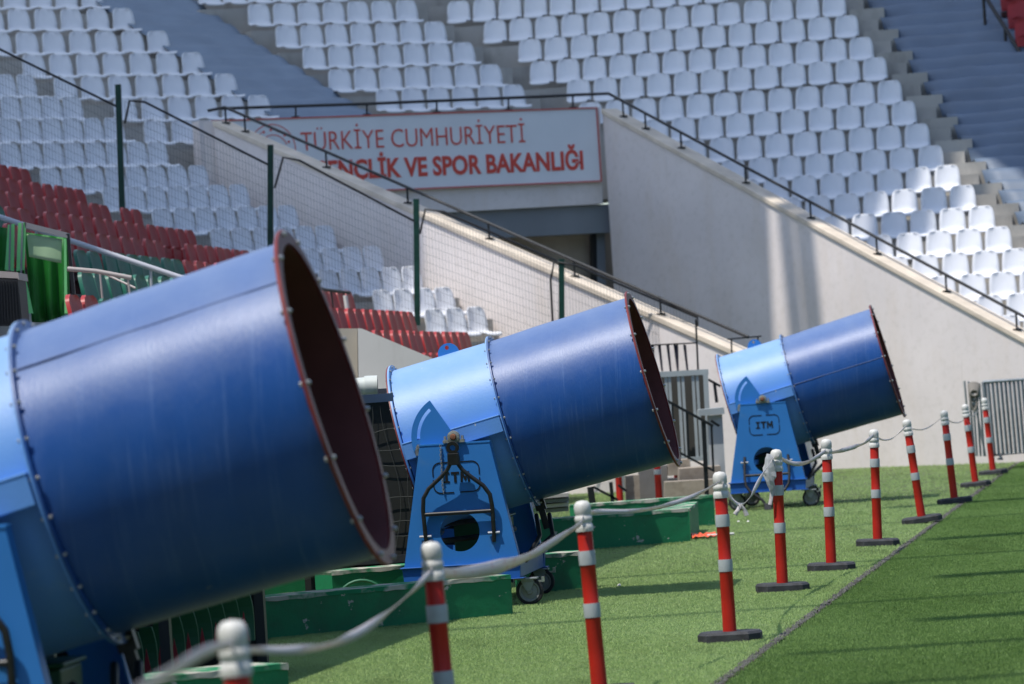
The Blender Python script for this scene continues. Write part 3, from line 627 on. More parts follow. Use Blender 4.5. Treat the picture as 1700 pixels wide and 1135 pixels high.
# ------------------------------------------------------------------ fog cannon
EL = math.radians(13.3); R0 = .64
def cannon():
    root = empty('fog_cannon'); ax = Matrix.Translation((0, 0, 1.30)) @ Matrix.Rotation(-EL, 4, 'Y') @ Matrix.Rotation(math.pi / 2, 4, 'Y')
    # local z of 'ax' runs along the barrel
    def ring(prof, name, m, parent, n=96, smooth=35): return MB().lathe(prof, n, ax, close=True).build(name, m, parent, smooth=smooth)
    xr, xm, xo = -.424, .376, 1.50
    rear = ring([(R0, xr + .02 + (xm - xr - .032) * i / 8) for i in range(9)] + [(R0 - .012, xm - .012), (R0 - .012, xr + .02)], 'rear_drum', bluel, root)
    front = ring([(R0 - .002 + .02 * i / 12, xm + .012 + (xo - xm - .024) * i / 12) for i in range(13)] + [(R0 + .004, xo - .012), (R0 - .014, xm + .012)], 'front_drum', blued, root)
    for o_, amp in ((front, .0035), (rear, .0018)):
        me = o_.data; inv = ax.inverted()
        from mathutils import noise as mn
        for v in me.vertices:
            q = inv @ v.co; r = math.hypot(q.x, q.y)
            d = mn.noise(Vector((q.x * 2.2, q.y * 2.2, q.z * 3.1))) * amp * (0.4 + min(1, abs(q.z - xm) * 4)); k = (r + d) / r; v.co = ax @ Vector((q.x * k, q.y * k, q.z))
    ring([(R0 - .016, xm + .02), (R0 + .002, xo - .004), (R0 - .004, xo - .004), (R0 - .022, xm + .02)], 'inner_lining', oxide, front)
    def bolts(x, r, n, name, parent, two=True, rb=.009):
        me = MB().lathe([(0.0001, .026), (rb * .8, .022), (rb, .014), (rb, -.02), (0.0001, -.024)], 6).mesh('bolt', steel, 40)
        for i in range(n):
            a = 2 * math.pi * (i + .3) / n; o = bpy.data.objects.new(name, me); COL.objects.link(o); o.parent = parent
            o.matrix_local = ax @ Matrix.Translation((r * math.cos(a), r * math.sin(a), x))
    f = ring([(R0 - .01, xm - .010), (R0 + .042, xm - .010), (R0 + .042, xm - .001), (R0 - .01, xm - .001)], 'middle_flange', bluel, root)
    f2 = ring([(R0 - .01, xm + .001), (R0 + .042, xm + .001), (R0 + .042, xm + .010), (R0 - .01, xm + .010)], 'coupling_ring', blued, root)
    bolts(xm, R0 + .025, 26, 'bolt', f)
    f = ring([(R0 - .012, xr), (R0 + .044, xr), (R0 + .044, xr + .014), (R0 - .012, xr + .014)], 'rear_flange', bluel, root)
    ring([(R0 - .012, xr - .012), (R0 + .042, xr - .012), (R0 + .042, xr - .001), (R0 - .012, xr - .001)], 'intake_ring', oxideb, root); bolts(xr + .004, R0 + .026, 26, 'bolt', f)
    # bell of the intake and its guard
    ring([(R0 - .02, xr - .01), (.30, xr + .25), (.29, xr + .25), (R0 - .035, xr - .01)], 'intake_cone', black, root)
    f = ring([(R0 + .006, xo - .008), (R0 + .060, xo - .009), (R0 + .063, xo), (R0 + .060, xo + .007), (R0 + .002, xo + .008)], 'mouth_ring', oxideb, root); bolts(xo, R0 + .044, 14, 'bolt', f, rb=.011)
    # fan inside
    b = MB(); b.lathe([(.0001, .18), (.12, .16), (.17, .05), (.17, -.3), (.0001, -.3)], 24, ax @ Matrix.Translation((0, 0, .35))); b.build('fan_hub', blackr, root, smooth=40)
    for k in range(8):
        a = k * math.pi / 4; MB().box((0, 0, 0), (.44, .17, .012), ax @ Matrix.Translation((0, 0, .28)) @ Matrix.Rotation(a, 4, 'Z') @ Matrix.Translation((.38, 0, 0)) @ Matrix.Rotation(.6, 4, 'X')).build('fan_blade', blackr, root)
    # lifting lug on top of the rear drum
    bm = MB(); cut = 22; pts = []
    for i in range(25): a = math.pi * i / 24; pts.append((.083 * math.cos(a), .083 * math.sin(a)))
    hole = [(.017 * math.cos(2 * math.pi * i / 12), .05 + .017 * math.sin(2 * math.pi * i / 12)) for i in range(12)]
    out = [(.083, -.05)] + pts + [(-.083, -.05)]
    plate_hole(bm, out, [hole], .016, Matrix.Translation((0, 0, 1.30)) @ Matrix.Rotation(-EL, 4, 'Y') @ Matrix.Translation((.04, -.008, R0)))
    bm.build('lifting_lug', blues, root)
    AX = Matrix.Translation((0, 0, 1.30)) @ Matrix.Rotation(-EL, 4, 'Y')
    for s in (-1, 1):
        y0 = s * .70
        b = MB(); b.box(((xr + xm) / 2, s * .66, -.002), (xm - xr - .03, .10, .012), AX @ Matrix.Translation((0, 0, .062))); b.box(((xr + xm) / 2, y0, -.005), (xm - xr - .03, .014, .125), AX); b.build('side_rail', bluel, root, bevel=.004)
        # elevation sector with its curved slot
        bm = MB(); out = [(.02, -.03)]
        for i in range(17): a = math.radians(122 + (196 - 122) * i / 16); out.append((.335 * math.cos(a), .335 * math.sin(a)))
        out.append((-.05, -.09)); slot = []
        for i in range(13): a = math.radians(130 + 52 * i / 12); slot.append((.292 * math.cos(a), .292 * math.sin(a)))
        for i in range(13): a = math.radians(182 - 52 * i / 12); slot.append((.268 * math.cos(a), .268 * math.sin(a)))
        plate_hole(bm, out, [slot], .010, Matrix.Translation((0, y0 - (.022 if s < 0 else -.012), 1.30))); bm.build('elevation_sector', blues, root)
        # leg plate with a round hole
        yp = s * .80; bm = MB(); out = [(-.265, 1.245), (-.44, .335), (.44, .335), (.265, 1.245)]
        hole = [(.15 * math.cos(2 * math.pi * i / 40), .585 + .15 * math.sin(2 * math.pi * i / 40)) for i in range(40)]
        plate_hole(bm, out, [hole], .012, Matrix.Translation((0, yp - .006, 0)))
        leg = bm.build('leg_plate', blues, root)
        fl = MB(); fl.box((0, yp - s * .04, 1.25), (.54, .10, .012))
        for sg_ in (-1, 1):
            fl.beam((sg_ * .262, yp - s * .052, 1.243), (sg_ * .436, yp - s * .052, .335), .010, .088, up=Vector((0, 1, 0)))
        fl.build('leg_flange', blues, leg)
        ch = MB(); ch.prism([(-.45, .33), (-.44, .215), (.44, .215), (.45, .33)], .10, Matrix.Translation((0, yp - .05, 0))); ch.box((0, yp, .334), (.93, .14, .01)); ch.box((0, yp, .212), (.94, .15, .008)); ch.build('side_sill', mat('sill_blue_paint', (.02, .12, .42), .4, noise=.1, scale=5), root, bevel=.004)
        # bearing
        b = MB(); Yb = yp - s * 0.0
        rotx = Matrix.Rotation(math.pi / 2, 4, 'X')
        b.lathe([(.026, -.035), (.046, -.03), (.048, .0), (.046, .03), (.026, .035)], 20, Matrix.Translation((0, Yb + s * .01, 1.30)) @ rotx, close=True)
        b.box((0, Yb + s * .01, 1.268), (.165, .05, .022)); b.box((0, Yb + s * .01, 1.285), (.09, .05, .03))
        bb = b.build('bearing', mat('bearing_zinc', (.30, .31, .27), .5, metal=.4, noise=.3, scale=60), root, smooth=40)
        c = MB()
        for xx in (-.066, .066): c.lathe([(.0001, .03), (.010, .03), (.012, .0), (.0001, 0)], 6, Matrix.Translation((xx, Yb + s * .01, 1.278)))
        c.build('bearing_bolt', steel, bb)
        MB().lathe([(.0001, .06), (.018, .058), (.026, .04), (.026, -.08), (.0001, -.08)], 16, Matrix.Translation((0, Yb, 1.30)) @ Matrix.Rotation(s * -math.pi / 2, 4, 'X') ).build('trunnion', rust, root, smooth=40)
        # clamp bolt in the slot
        b = MB(); c = Matrix.Translation((-.277, s * .735, 1.235)) @ Matrix.Rotation(s * -math.pi / 2, 4, 'X')
        b.lathe([(.0001, .05), (.014, .05), (.014, .01), (.026, .01), (.026, 0), (.0001, 0)], 6, c); b.box((-.285, s * .745, 1.20), (.04, .03, .05)); b.build('clamp_bolt', steel, root)
    # cut-out style maker's mark on the near plate
    yl = -.8085
    def letter(polys):
        b = MB()
        for p in polys: b.prism(p, .003, Matrix.Translation((0, yl - .0015, .957)))
        b.build('letter', black, root)
    H_ = .080; T_ = .019
    rc_ = lambda x0, z0, x1, z1: [(x0, z0), (x1, z0), (x1, z1), (x0, z1)]
    letter([rc_(-.098, 0, -.052, .013), rc_(-.098, H_ - .013, -.052, H_), rc_(-.0845, .0131, -.0655, H_ - .0131)])
    letter([rc_(-.040, H_ - .016, .022, H_), rc_(-.0185, 0, .0005, H_ - .0161)])
    letter([[(.030, 0), (.046, 0), (.048, .046), (.062, .012), (.070, .012), (.084, .046), (.086, 0), (.102, 0), (.099, H_), (.083, H_), (.066, .042), (.049, H_), (.033, H_)]])
    bm = MB(); bm2 = MB(); w2, h2, rc = .176, .114, .055; P = []
    for (qx, qz, a0) in ((w2 - rc, h2 - rc, 0), (-w2 + rc, h2 - rc, 90), (-w2 + rc, -h2 + rc, 180), (w2 - rc, -h2 + rc, 270)):
        for i in range(9): a = math.radians(a0 + 90 * i / 8); P.append((qx + rc * math.cos(a), qz + rc * math.sin(a), math.cos(a), math.sin(a)))
    # frame drawn with short gaps at top, bottom and sides
    n = len(P)
    for i in range(n):
        a, b_ = P[i], P[(i + 1) % n]; L = math.hypot(a[0] - b_[0], a[1] - b_[1]); 
        segs = [(0, 1)] if L < .05 else [(0, .40), (.60, 1)]
        for s0, s1 in segs:
            q0 = [a[0] + (b_[0] - a[0]) * s0, a[1] + (b_[1] - a[1]) * s0]; q1 = [a[0] + (b_[0] - a[0]) * s1, a[1] + (b_[1] - a[1]) * s1]
            (bm if q0[1] + q1[1] > 0 else bm2).beam((q0[0], yl, .997 + q0[1]), (q1[0], yl, .997 + q1[1]), .008, .003, up=Vector((0, 1, 0)))
    bm.build('logo_frame', black, root); bm2.build('logo_frame', black, root)
    # base frame between the sides
    base = MB()
    for xx in (-.40, .40): base.box((xx, 0, .27), (.08, 1.5, .11))
    base.box((0, 0, .25), (.08, 1.5, .05)); base.box((0, .3, .3), (.7, .5, .02)); base.build('base_frame', MATS['sill_blue_paint'], root, bevel=.004)
    b = MB(); b.box((.05, .25, .48), (.42, .42, .32)); b.box((.05, .25, .655), (.46, .46, .02)); b.build('pump_box', mat('pump_green', (.02, .10, .05), .5), root, bevel=.01)
    hose = [(.3 * math.cos(a) , .1 + .3 * math.sin(a), .42 + .02 * a) for a in [i * .4 for i in range(30)]]; MB().tube(hose, .022, 8).build('hose', rubber, root, smooth=50)
    b = MB()
    for k in range(2): b.tube([(.5 + .1 * k, -.05, .65), (.55 + .1 * k, -.35, .5), (.46, -.62, .33)], .018, 8)
    b.build('drain_pipe', black, root, smooth=50)
    # castors
    for (qx, qy) in ((-.40, -.72), (.47, -.72), (-.34, .70), (.40, .70)):
        cs = MB(); cs.box((qx, qy, .200), (.17, .12, .012)); cs.box((qx + .01, qy, .188), (.09, .09, .02))
        for s in (-1, 1): cs.prism([(-.05, .06), (.055, .06), (.022, -.012), (.0, -.022), (-.02, -.005)], .006, Matrix.Translation((qx + .01, qy + s * .034 - .003, .122)))
        cb = cs.build('castor', mat('castor_grey', (.30, .33, .33), .45, metal=.3), root, bevel=.002)
        rot = Matrix.Translation((qx + .02, qy, .104)) @ Matrix.Rotation(math.pi / 2, 4, 'X')
        MB().lathe([(.078, -.024), (.098, -.022), (.104, -.010), (.104, .010), (.098, .022), (.078, .024)], 32, rot, close=True).build('tyre', rubber, cb, smooth=50)
        MB().lathe([(.0001, -.030), (.02, -.030), (.024, -.016), (.060, -.010), (.068, -.022), (.078, -.022), (.078, .022), (.068, .022), (.060, .010), (.024, .016), (.02, .03), (.0001, .03)], 32, rot).build('hub', mat('hub_grey', (.26, .27, .26), .5), cb, smooth=35)
        b = MB(); b.box((qx + .085, qy, .175), (.09, .03, .012), ); b.box((qx + .125, qy, .188), (.02, .03, .04)); b.build('brake_lever', steel, cb)
    # bracket and strap under the middle flange
    b = MB(); c = ax @ Matrix.Translation((R0 + .03, .08, xm)); b.box((0, 0, 0), (.10, .05, .08), c); b.box((.12, 0, 0), (.16, .03, .05), c); b.build('flange_bracket', black, root)
    return root
def plate_hole(bm, outer, holes, depth, mx):
    """flat plate in x-z with holes, filled with a triangulated face on both sides"""
    import bmesh
    b = bmesh.new(); loops = []
    for lp in [outer] + holes:
        v = [b.verts.new((x, 0, z)) for x, z in lp]; e = [b.edges.new((v[i], v[(i + 1) % len(v)])) for i in range(len(v))]; loops += e
    bmesh.ops.triangle_fill(b, edges=loops, use_beauty=True)
    b.verts.ensure_lookup_table(); vs = [tuple(v.co) for v in b.verts]; fs = [tuple(v.index for v in f.verts) for f in b.faces]; b.free()
    n = len(vs); V = vs + [(x, y + depth, z) for x, y, z in vs]; F = list(fs) + [tuple(i + n for i in f[::-1]) for f in fs]
    o = 0
    for lp in [outer] + holes:
        k = len(lp); F += [(o + i, o + (i + 1) % k, n + o + (i + 1) % k, n + o + i) for i in range(k)]; o += k
    bm.add(V, F, mx)
C2 = cannon()
# tow handle: hinged on two pins low on the near plate
def handle(parent, ang):
    h = empty('tow_handle_pivot'); h.name = 'tow_handle'; h.parent = parent; h.location = (0, -.825, .565); h.rotation_euler = (ang, 0, 0)
    t = MB(); L = .26
    for s in (-1, 1):
        path = [(s * L * .98, 0, -.07), (s * L, 0, .0), (s * L * 1.01, 0, .20), (s * L * .97, 0, .29), (s * L * .80, 0, .36), (s * L * .45, 0, .435), (s * .062, 0, .485), (s * .034, 0, .53), (s * .030, 0, .60)]
        t.tube(path, .0165, 10)
    t.tube([(-L, 0, .165), (L, 0, .165)], .0155, 10)
    tb = t.build('tow_frame', blackr, h, smooth=50)
    c = MB(); c.box((0, 0, .575), (.085, .05, .09)); c.build('clamp', blackr, tb, bevel=.004)
    r = MB()
    rr = []
    for i in range(28): a = 2 * math.pi * i / 28; rr.append((.034 * math.cos(a), .034 * math.sin(a)))
    r.lathe([(.022, -.012), (.048, -.012), (.048, .012), (.022, .012)], 28, Matrix.Translation((0, -.005, .66)) @ Matrix.Rotation(math.pi / 2, 4, 'X'), close=True); r.build('tow_eye', blackr, tb, smooth=35)
    b = MB()
    for s in (-1, 1): b.tube([(s * L - .045, 0, 0), (s * L + .045, 0, 0)], .010, 6)
    b.build('hinge_pin', steel, tb)
    return h
def handle_mesh_children(parent, ang):
    return handle(parent, ang)
def chain(parent):
    b = MB()
    for i in range(22):
        z = 1.235 - i * .0165; x = -.105 + .002 * math.sin(i)
        c = Matrix.Translation((x, -.818, z)) @ Matrix.Rotation((i % 2) * math.pi / 2 + .3, 4, 'Z')
        pts = [(.007 * math.cos(a), 0, .012 * math.sin(a)) for a in [j * math.pi / 4 for j in range(9)]]
        b.tube(pts, .0028, 5, False, c)
    return b.build('chain', steel, parent)
def seam(parent, ang):
    AXm = Matrix.Translation((0, 0, 1.30)) @ Matrix.Rotation(-EL, 4, 'Y'); a = math.radians(ang); b = MB()
    pts = [(x, -(R0 + .001 + .0145 * (x - .388) / 1.1) * math.cos(a), (R0 + .001 + .0145 * (x - .388) / 1.1) * math.sin(a)) for x in np.linspace(.39, 1.48, 12)]
    b.tube(pts, .0045, 6, True, AXm); o = b.build('weld_seam', mat('seam_paint', (.05, .10, .26), .6, noise=.4, scale=12), parent, smooth=50); return o
C2.location = (-.389, 32.55, 0); C2.rotation_euler = (0, 0, math.radians(-6.75))
base_tree = C2
C3 = copy_tree(C2); C1 = copy_tree(C2)
C3.location = (3.006, 50.45, 0); C3.rotation_euler = (0, 0, math.radians(-7.5))
C1.location = (-2.165, 17.0, 0); C1.rotation_euler = (0, 0, math.radians(-6.0))
BARREL = ('rear_drum', 'front_drum', 'middle_flange', 'coupling_ring', 'rear_flange', 'intake_ring', 'intake_cone', 'mouth_ring', 'fan_hub', 'fan_blade', 'lifting_lug', 'side_rail', 'elevation_sector', 'flange_bracket')
def raise_barrel(root, deg):
    m_ = Matrix.Translation((0, 0, 1.30)) @ Matrix.Rotation(-math.radians(deg), 4, 'Y') @ Matrix.Translation((0, 0, -1.30))
    for o in [k for k in COL.objects if k.parent == root and k.name.split('.')[0] in BARREL]: o.matrix_local = m_ @ o.matrix_local
raise_barrel(C1, .7); raise_barrel(C2, -.25); raise_barrel(C3, .25)
tag(C1, 'nearest blue fog cannon, blurred, its dark red mouth filling the left', 'fog cannon', 'blue fog cannons along the touchline')
tag(C2, 'middle blue fog cannon with black tow handle raised over its ITM mark', 'fog cannon', 'blue fog cannons along the touchline')
tag(C3, 'farthest blue fog cannon, on castors near the pale wall, handle lowered', 'fog cannon', 'blue fog cannons along the touchline')
handle(C1, math.radians(7)); handle(C2, math.radians(7)); handle(C3, math.radians(158))
chain(C2); s1 = seam(C1, 47); s3 = seam(C3, 5)
for o_, d_ in ((s1, .7), (s3, .25)): o_.matrix_local = Matrix.Translation((0, 0, 1.30)) @ Matrix.Rotation(-math.radians(d_), 4, 'Y') @ Matrix.Translation((0, 0, -1.30))

# ------------------------------------------------------------------ delineator posts
PT = [dict(c=(385, 1028)), dict(c=(715, 898)), dict(c=(966, 830)), dict(p=(1194, 782, 1212, 1053)), dict(p=(1288, 745, 1299, 972)), dict(p=(1371, 728, 1380, 938)), dict(p=(1450, 712, 1457, 898)), dict(p=(1505, 698, 1531, 862)), dict(p=(1567, 682, 1585, 830)), dict(p=(1602, 672, 1620, 803)), dict(p=(1634, 661, 1649, 783))]
def tube_sec(z0, z1, r, n=20): return MB().lathe([(r, z0), (r, z1)], n)
def delineator(tall=1.0):
    root = empty('delineator_post')
    b = MB(); oct_ = [(-.195, -.07), (-.13, -.165), (.13, -.165), (.195, -.07), (.195, .07), (.13, .165), (-.13, .165), (-.195, .07)]
    vs = [(x, y, 0) for x, y in oct_] + [(x, y, .045) for x, y in oct_] + [(x * .93, y * .92, .060) for x, y in oct_]
    b.add(vs, [tuple(range(7, -1, -1)), tuple(range(16, 24))] + [(i, (i + 1) % 8, (i + 1) % 8 + 8, i + 8) for i in range(8)] + [(i + 8, (i + 1) % 8 + 8, (i + 1) % 8 + 16, i + 16) for i in range(8)])
    b.build('base', rubberg, root)
    body = MB(); r = .040
    body.lathe([(r + .003, .04), (r + .002, .20), (r + .001, .44), (r + .003, .445), (r + .003, .455), (r, .46), (r, .70), (r + .003, .705), (r + .003, .715), (r, .72), (r - .001, .89)], 24); body.build('tube', redpost, root, smooth=60)
    for z0 in (.425, .70):
        q = MB(); q.lathe([(r + .0045, z0), (r + .005, z0 + .004), (r + .005, z0 + .071), (r + .0045, z0 + .075)], 24); q.build('reflective_band', band, root, smooth=60)
    c = MB(); c.lathe([(.046, .875), (.048, .890), (.046, .912), (.041, .916), (.041, .924), (.046, .929), (.046, .952), (.041, .957), (.041, .966), (.044, .971), (.044, 1.004), (.040, 1.020), (.029, 1.033), (.0001, 1.039)], 24); c.build('cap', capm, root, smooth=60)
    return root
post0 = delineator(); tops = []
plab = ['nearest red and white delineator post, only its blurred white cap and top in view',
 'second nearest delineator post, blurred, standing in front of the middle cannon wheel and green wall',
 'delineator post standing under the middle cannon mouth with the wide tape tied at its cap',
 'delineator post with pink stain on its cap, fourth from the camera',
 'delineator post with a white plastic bag tied under its cap',
 'delineator post just right of the one with the white bag, before the farthest cannon',
 'delineator post beneath the farthest cannon drum, upright on its rubber base',
 'leaning delineator post under the tip of the farthest cannon mouth',
 'leaning delineator post just right of the farthest cannon, before the bare wall',
 'delineator post second from the far end, left of the barriers',
 'farthest delineator post, in front of the stacked grey barriers']
tape_at = []
for i, d in enumerate(PT):
    o = post0 if i == 0 else copy_tree(post0)
    if 'c' in d:
        tp = gr(*d['c'], 1.04); loc = Vector((tp.x + .03, tp.y, 0)); top = Vector((tp.x, tp.y, 1.04))
    else:
        a = d['p']; bs = gr(a[2], a[3], .04); loc = Vector((bs.x, bs.y, 0)); top = at(a[0], a[1], bs.y)
    lean = math.atan2(top.x - loc.x, 1.0)
    o.location = loc; o.rotation_euler = (random.uniform(-.01, .01), lean, random.uniform(-.25, .15)); sc_ = (top - loc).length / 1.04; o.scale = (1, 1, sc_)
    if abs(lean) > .05: o.location.z += .195 * abs(math.sin(lean)) * .8
    tag(o, plab[i], 'post', 'red and white delineator posts along the touchline')
    tape_at.append(loc.lerp(top, .92)); tops.append(top)
# far posts near the stairs
for (x, y, Y, lb) in [(1095, 836, 52, 'red delineator post beyond the middle cannon mouth beside the concrete steps'), (1030, 840, 52.5, 'red delineator post half hidden by the grey rail under the middle cannon'), (1125, 800, 54, 'red and white delineator post by the grey gate, cut off by the middle cannon mouth')]:
    o = copy_tree(post0); p = at(x, y, Y); o.location = (p.x, p.y, p.z); o.rotation_euler = (0, 0, 0); o.scale = (1, 1, .85 if y > 810 else .95)
    tag(o, lb, 'post', 'red and white delineator posts by the stairs')

# ------------------------------------------------------------------ barrier tape
tapem = bpy.data.materials.new('barrier_tape'); tapem.use_nodes = True; n = tapem.node_tree; b = n.nodes['Principled BSDF']; b.inputs['Roughness'].default_value = .4
uvn = n.nodes.new('ShaderNodeUVMap'); wv = n.nodes.new('ShaderNodeTexNoise'); wv.inputs['Scale'].default_value = 2.2; n.links.new(uvn.outputs[0], wv.inputs[0])
rp = n.nodes.new('ShaderNodeValToRGB'); rp.color_ramp.elements[0].position = .3; rp.color_ramp.elements[0].color = (.72, .52, .53, 1); rp.color_ramp.elements[1].position = .42; rp.color_ramp.elements[1].color = (.80, .76, .77, 1)
n.links.new(wv.outputs[0], rp.inputs[0]); n.links.new(rp.outputs[0], b.inputs['Base Color'])
tr_ = n.nodes.new('ShaderNodeBsdfTranslucent'); n.links.new(rp.outputs[0], tr_.inputs[0]); mx_ = n.nodes.new('ShaderNodeMixShader'); mx_.inputs[0].default_value = .3; n.links.new(b.outputs[0], mx_.inputs[1]); n.links.new(tr_.outputs[0], mx_.inputs[2]); n.links.new(mx_.outputs[0], n.nodes['Material Output'].inputs[0])
def smooth_path(pts, n):
    out = []; k = len(pts)
    for i in range(k - 1):
        p0 = pts[max(i - 1, 0)]; p1 = pts[i]; p2 = pts[i + 1]; p3 = pts[min(i + 2, k - 1)]
        for j in range(n):
            t = j / n; out.append(.5 * ((2 * p1) + (-p0 + p2) * t + (2 * p0 - 5 * p1 + 4 * p2 - p3) * t * t + (-p0 + 3 * p1 - 3 * p2 + p3) * t ** 3))
    out.append(pts[-1]); return out
def tape(label, A, B, px, widths, twist=0.0, name='barrier_tape'):
    """A, B world ends; px: picture points between them, spread over the span"""
    n0 = len(px); pts = []
    for i, (x, y) in enumerate(px):
        f = i / (n0 - 1)
        Y = A.y + (B.y - A.y) * f; Y = 1 / ((1 - f) / A.y + f / B.y); pts.append(at(x, y, Y - .05))
    P = smooth_path(pts, 10); k = len(P); vs = []; uv = []; L = 0
    for i, p in enumerate(P):
        d = (P[min(i + 1, k - 1)] - P[max(i - 1, 0)]).normalized(); sx = d.cross(Vector((0, 0, 1))).normalized(); u = sx.cross(d)
        f = i / (k - 1) * (len(widths) - 1); a = int(min(f, len(widths) - 2)); wd = widths[a] + (widths[a + 1] - widths[a]) * (f - a)
        ph = .25 + twist * math.sin(i * .30) + .06 * math.sin(i * .9); q = (u * math.cos(ph) + sx * math.sin(ph)) * wd / 2
        c = (sx * math.cos(ph) - u * math.sin(ph)) * wd * .12
        vs += [p - q, p + c * .15, p + q]
        if i: L += (P[i] - P[i - 1]).length
        uv.append(L)
    fs = []
    for i in range(k - 1): fs += [(3 * i, 3 * i + 1, 3 * i + 4, 3 * i + 3), (3 * i + 1, 3 * i + 2, 3 * i + 5, 3 * i + 4)]
    b = MB(); b.add(vs, fs); me = b.mesh(name, tapem, 80); ul = me.uv_layers.new(name='UVMap')
    for po in me.polygons:
        for li in po.loop_indices: vi = me.loops[li].vertex_index; ul.data[li].uv = (uv[vi // 3] * 5, (vi % 3) * .5)
    o = bpy.data.objects.new(name, me); COL.objects.link(o); s = o.modifiers.new('thickness', 'SOLIDIFY'); s.thickness = .0012
    return tag(o, label, 'tape', 'red and white tape strung between the posts')
T = tops
nearP = Vector((T[0].x * .8 - .35, T[0].y - 4.5, 1))
tape('blurred tape running in from the bottom left to the nearest post', nearP, T[0], [(225, 1150), (300, 1105), (350, 1078), (385, 1070)], [.035, .03], .2)
tape('tape sagging between the nearest post and the second nearest post', T[0], T[1], [(385, 1075), (430, 1079), (500, 1078), (560, 1066), (620, 1035), (680, 985), (715, 950)], [.016, .032, .034, .024], .6)
tape('wide tape between the second nearest post and the post under the middle cannon mouth', T[1], T[2], [(715, 948), (760, 952), (830, 940), (880, 922), (925, 895), (966, 868)], [.03, .055, .07, .045, .04, .04], .25)
tape('thin tape from the post under the middle cannon mouth to the pink stained post', T[2], T[3], [(966, 862), (985, 850), (1050, 848), (1100, 840), (1150, 824), (1194, 800)], [.04, .024, .028, .028], .5)
tape('tape dropping steeply and knotted between the pink stained post and the bag post', T[3], T[4], [(1200, 803), (1212, 825), (1229, 838), (1245, 825), (1262, 795), (1285, 757)], [.03, .035, .02, .04, .05], .5)
tape('tape looping from the bag post to the next post', T[4], T[5], [(1292, 757), (1306, 766), (1325, 770), (1345, 765), (1371, 748)], [.02, .035, .04, .03], .4)
tape('tape rising from the sixth post to the seventh post under the far cannon', T[5], T[6], [(1375, 752), (1395, 748), (1420, 741), (1435, 735), (1450, 722)], [.035, .04, .03], .5)
tape('thin twisted tape between the seventh post and the leaning post', T[6], T[7], [(1455, 725), (1466, 730), (1480, 728), (1492, 719), (1505, 706)], [.016, .014], .5)
tape('thin twisted tape between the leaning posts right of the far cannon', T[7], T[8], [(1515, 712), (1530, 713), (1545, 707), (1565, 692)], [.014, .014], .5)
tape('thin twisted tape between the ninth post and the tenth post', T[8], T[9], [(1570, 695), (1582, 701), (1595, 700), (1603, 694)], [.014, .014], .5)
tape('thin twisted tape between the tenth post and the farthest post', T[9], T[10], [(1603, 698), (1612, 692), (1622, 684), (1634, 671)], [.014, .014], .5)
# tails of the knotted tape and the bag
kY = (T[3].y + T[4].y) / 2 - 1
for lb, px in (('loose left tail hanging from the tape knot', [(1229, 838), (1224, 848), (1220, 854)]), ('loose right tail hanging from the tape knot', [(1229, 838), (1236, 847), (1240, 856)]), ('long loose tape tail hanging beside the bag post', [(1285, 770), (1283, 790), (1281, 820), (1278, 838)])):
    k0 = at(*px[0], T[4].y if '1285' in str(px) else kY); tape(lb, k0, k0, px, [.025, .03], .3)
b = MB(); bp = at(1278, 782, T[4].y - .06); vs = []; fs = []; nr, na = 9, 14
for i in range(nr):
    f = i / (nr - 1); z = .13 - .27 * f; r = .008 + .036 * math.sin(math.pi * min(1, f * .95 + .03)) ** .8
    for j in range(na): a = 2 * math.pi * j / na; rr = r * (1 + random.uniform(-.25, .25)); vs.append((rr * math.cos(a), .5 * rr * math.sin(a), z + random.uniform(-.008, .008)))
for i in range(nr - 1):
    for j in range(na): fs.append((i * na + j, i * na + (j + 1) % na, (i + 1) * na + (j + 1) % na, (i + 1) * na + j))
fs.append(tuple(range(na))); b.add(vs, fs, Matrix.Translation(bp)); tag(b.build('plastic_bag', mat('bag_plastic', (.72, .73, .74), .35, transl=.3)), 'crumpled white plastic bag hanging from a red post cap', 'bag')

# ------------------------------------------------------------------ green painted low walls
def lowwall(label, A, B, thick, h, cap=True, name='green_low_wall'):
    """A near-left foot, B right foot (world x, y)"""
    A = Vector((*A, 0)); B = Vector((*B, 0)); d = (B - A).normalized(); nb = Vector((-d.y, d.x, 0))
    root = empty(name, A); tag(root, label, 'low wall', 'green painted low walls beside the cannons')
    p = [A, B, B + nb * thick, A + nb * thick]; m_ = 24; 
    b = MB(); vs = [q - A for q in p] + [q - A + Vector((0, 0, h - .012)) for q in p]
    b.add(vs, [(0, 1, 5, 4), (1, 2, 6, 5), (2, 3, 7, 6), (3, 0, 4, 7)]); b.build('wall_face', greenw, root)
    c = MB(); L = (B - A).length; sN = max(6, int(L / .08)); vs = []; fs = []
    for i in range(sN + 1):
        for k, (o, z) in enumerate(((-.006, h - .03), (-.004, h), (thick + .004, h), (thick + .006, h - .03))):
            j = random.uniform(-.006, .006); q = d * (L * i / sN) + nb * (o + j * .4) + Vector((0, 0, z + (j if k in (0, 3) else j * .3))); vs.append(q)
    for i in range(sN):
        for k in range(3): a = i * 4 + k; fs.append((a, a + 4, a + 5, a + 1))
    fs += [(0, 1, 2, 3), tuple(sN * 4 + k for k in (3, 2, 1, 0))]
    c.add(vs, fs); c.build('wall_top', chip, root)
lowwall('green low wall with chipped paint in front of the middle cannon castor', (-3.2, 28.6), (-.12, 30.6), .35, .29)
lowwall('green low wall with cable hoop left of the middle cannon foot', (-1.52, 32.9), (-.62, 33.4), .3, .30)
lowwall('short green low wall lit by sun right behind the middle castor', (.06, 33.45), (.55, 33.75), .3, .30)
lowwall('long green low wall beyond the middle cannon, half in its shadow', (-1.2, 40.6), (1.63, 41.7), .35, .33)
lowwall('green wall return running back from the long low wall', (1.66, 42.2), (1.84, 44.4), .3, .31)
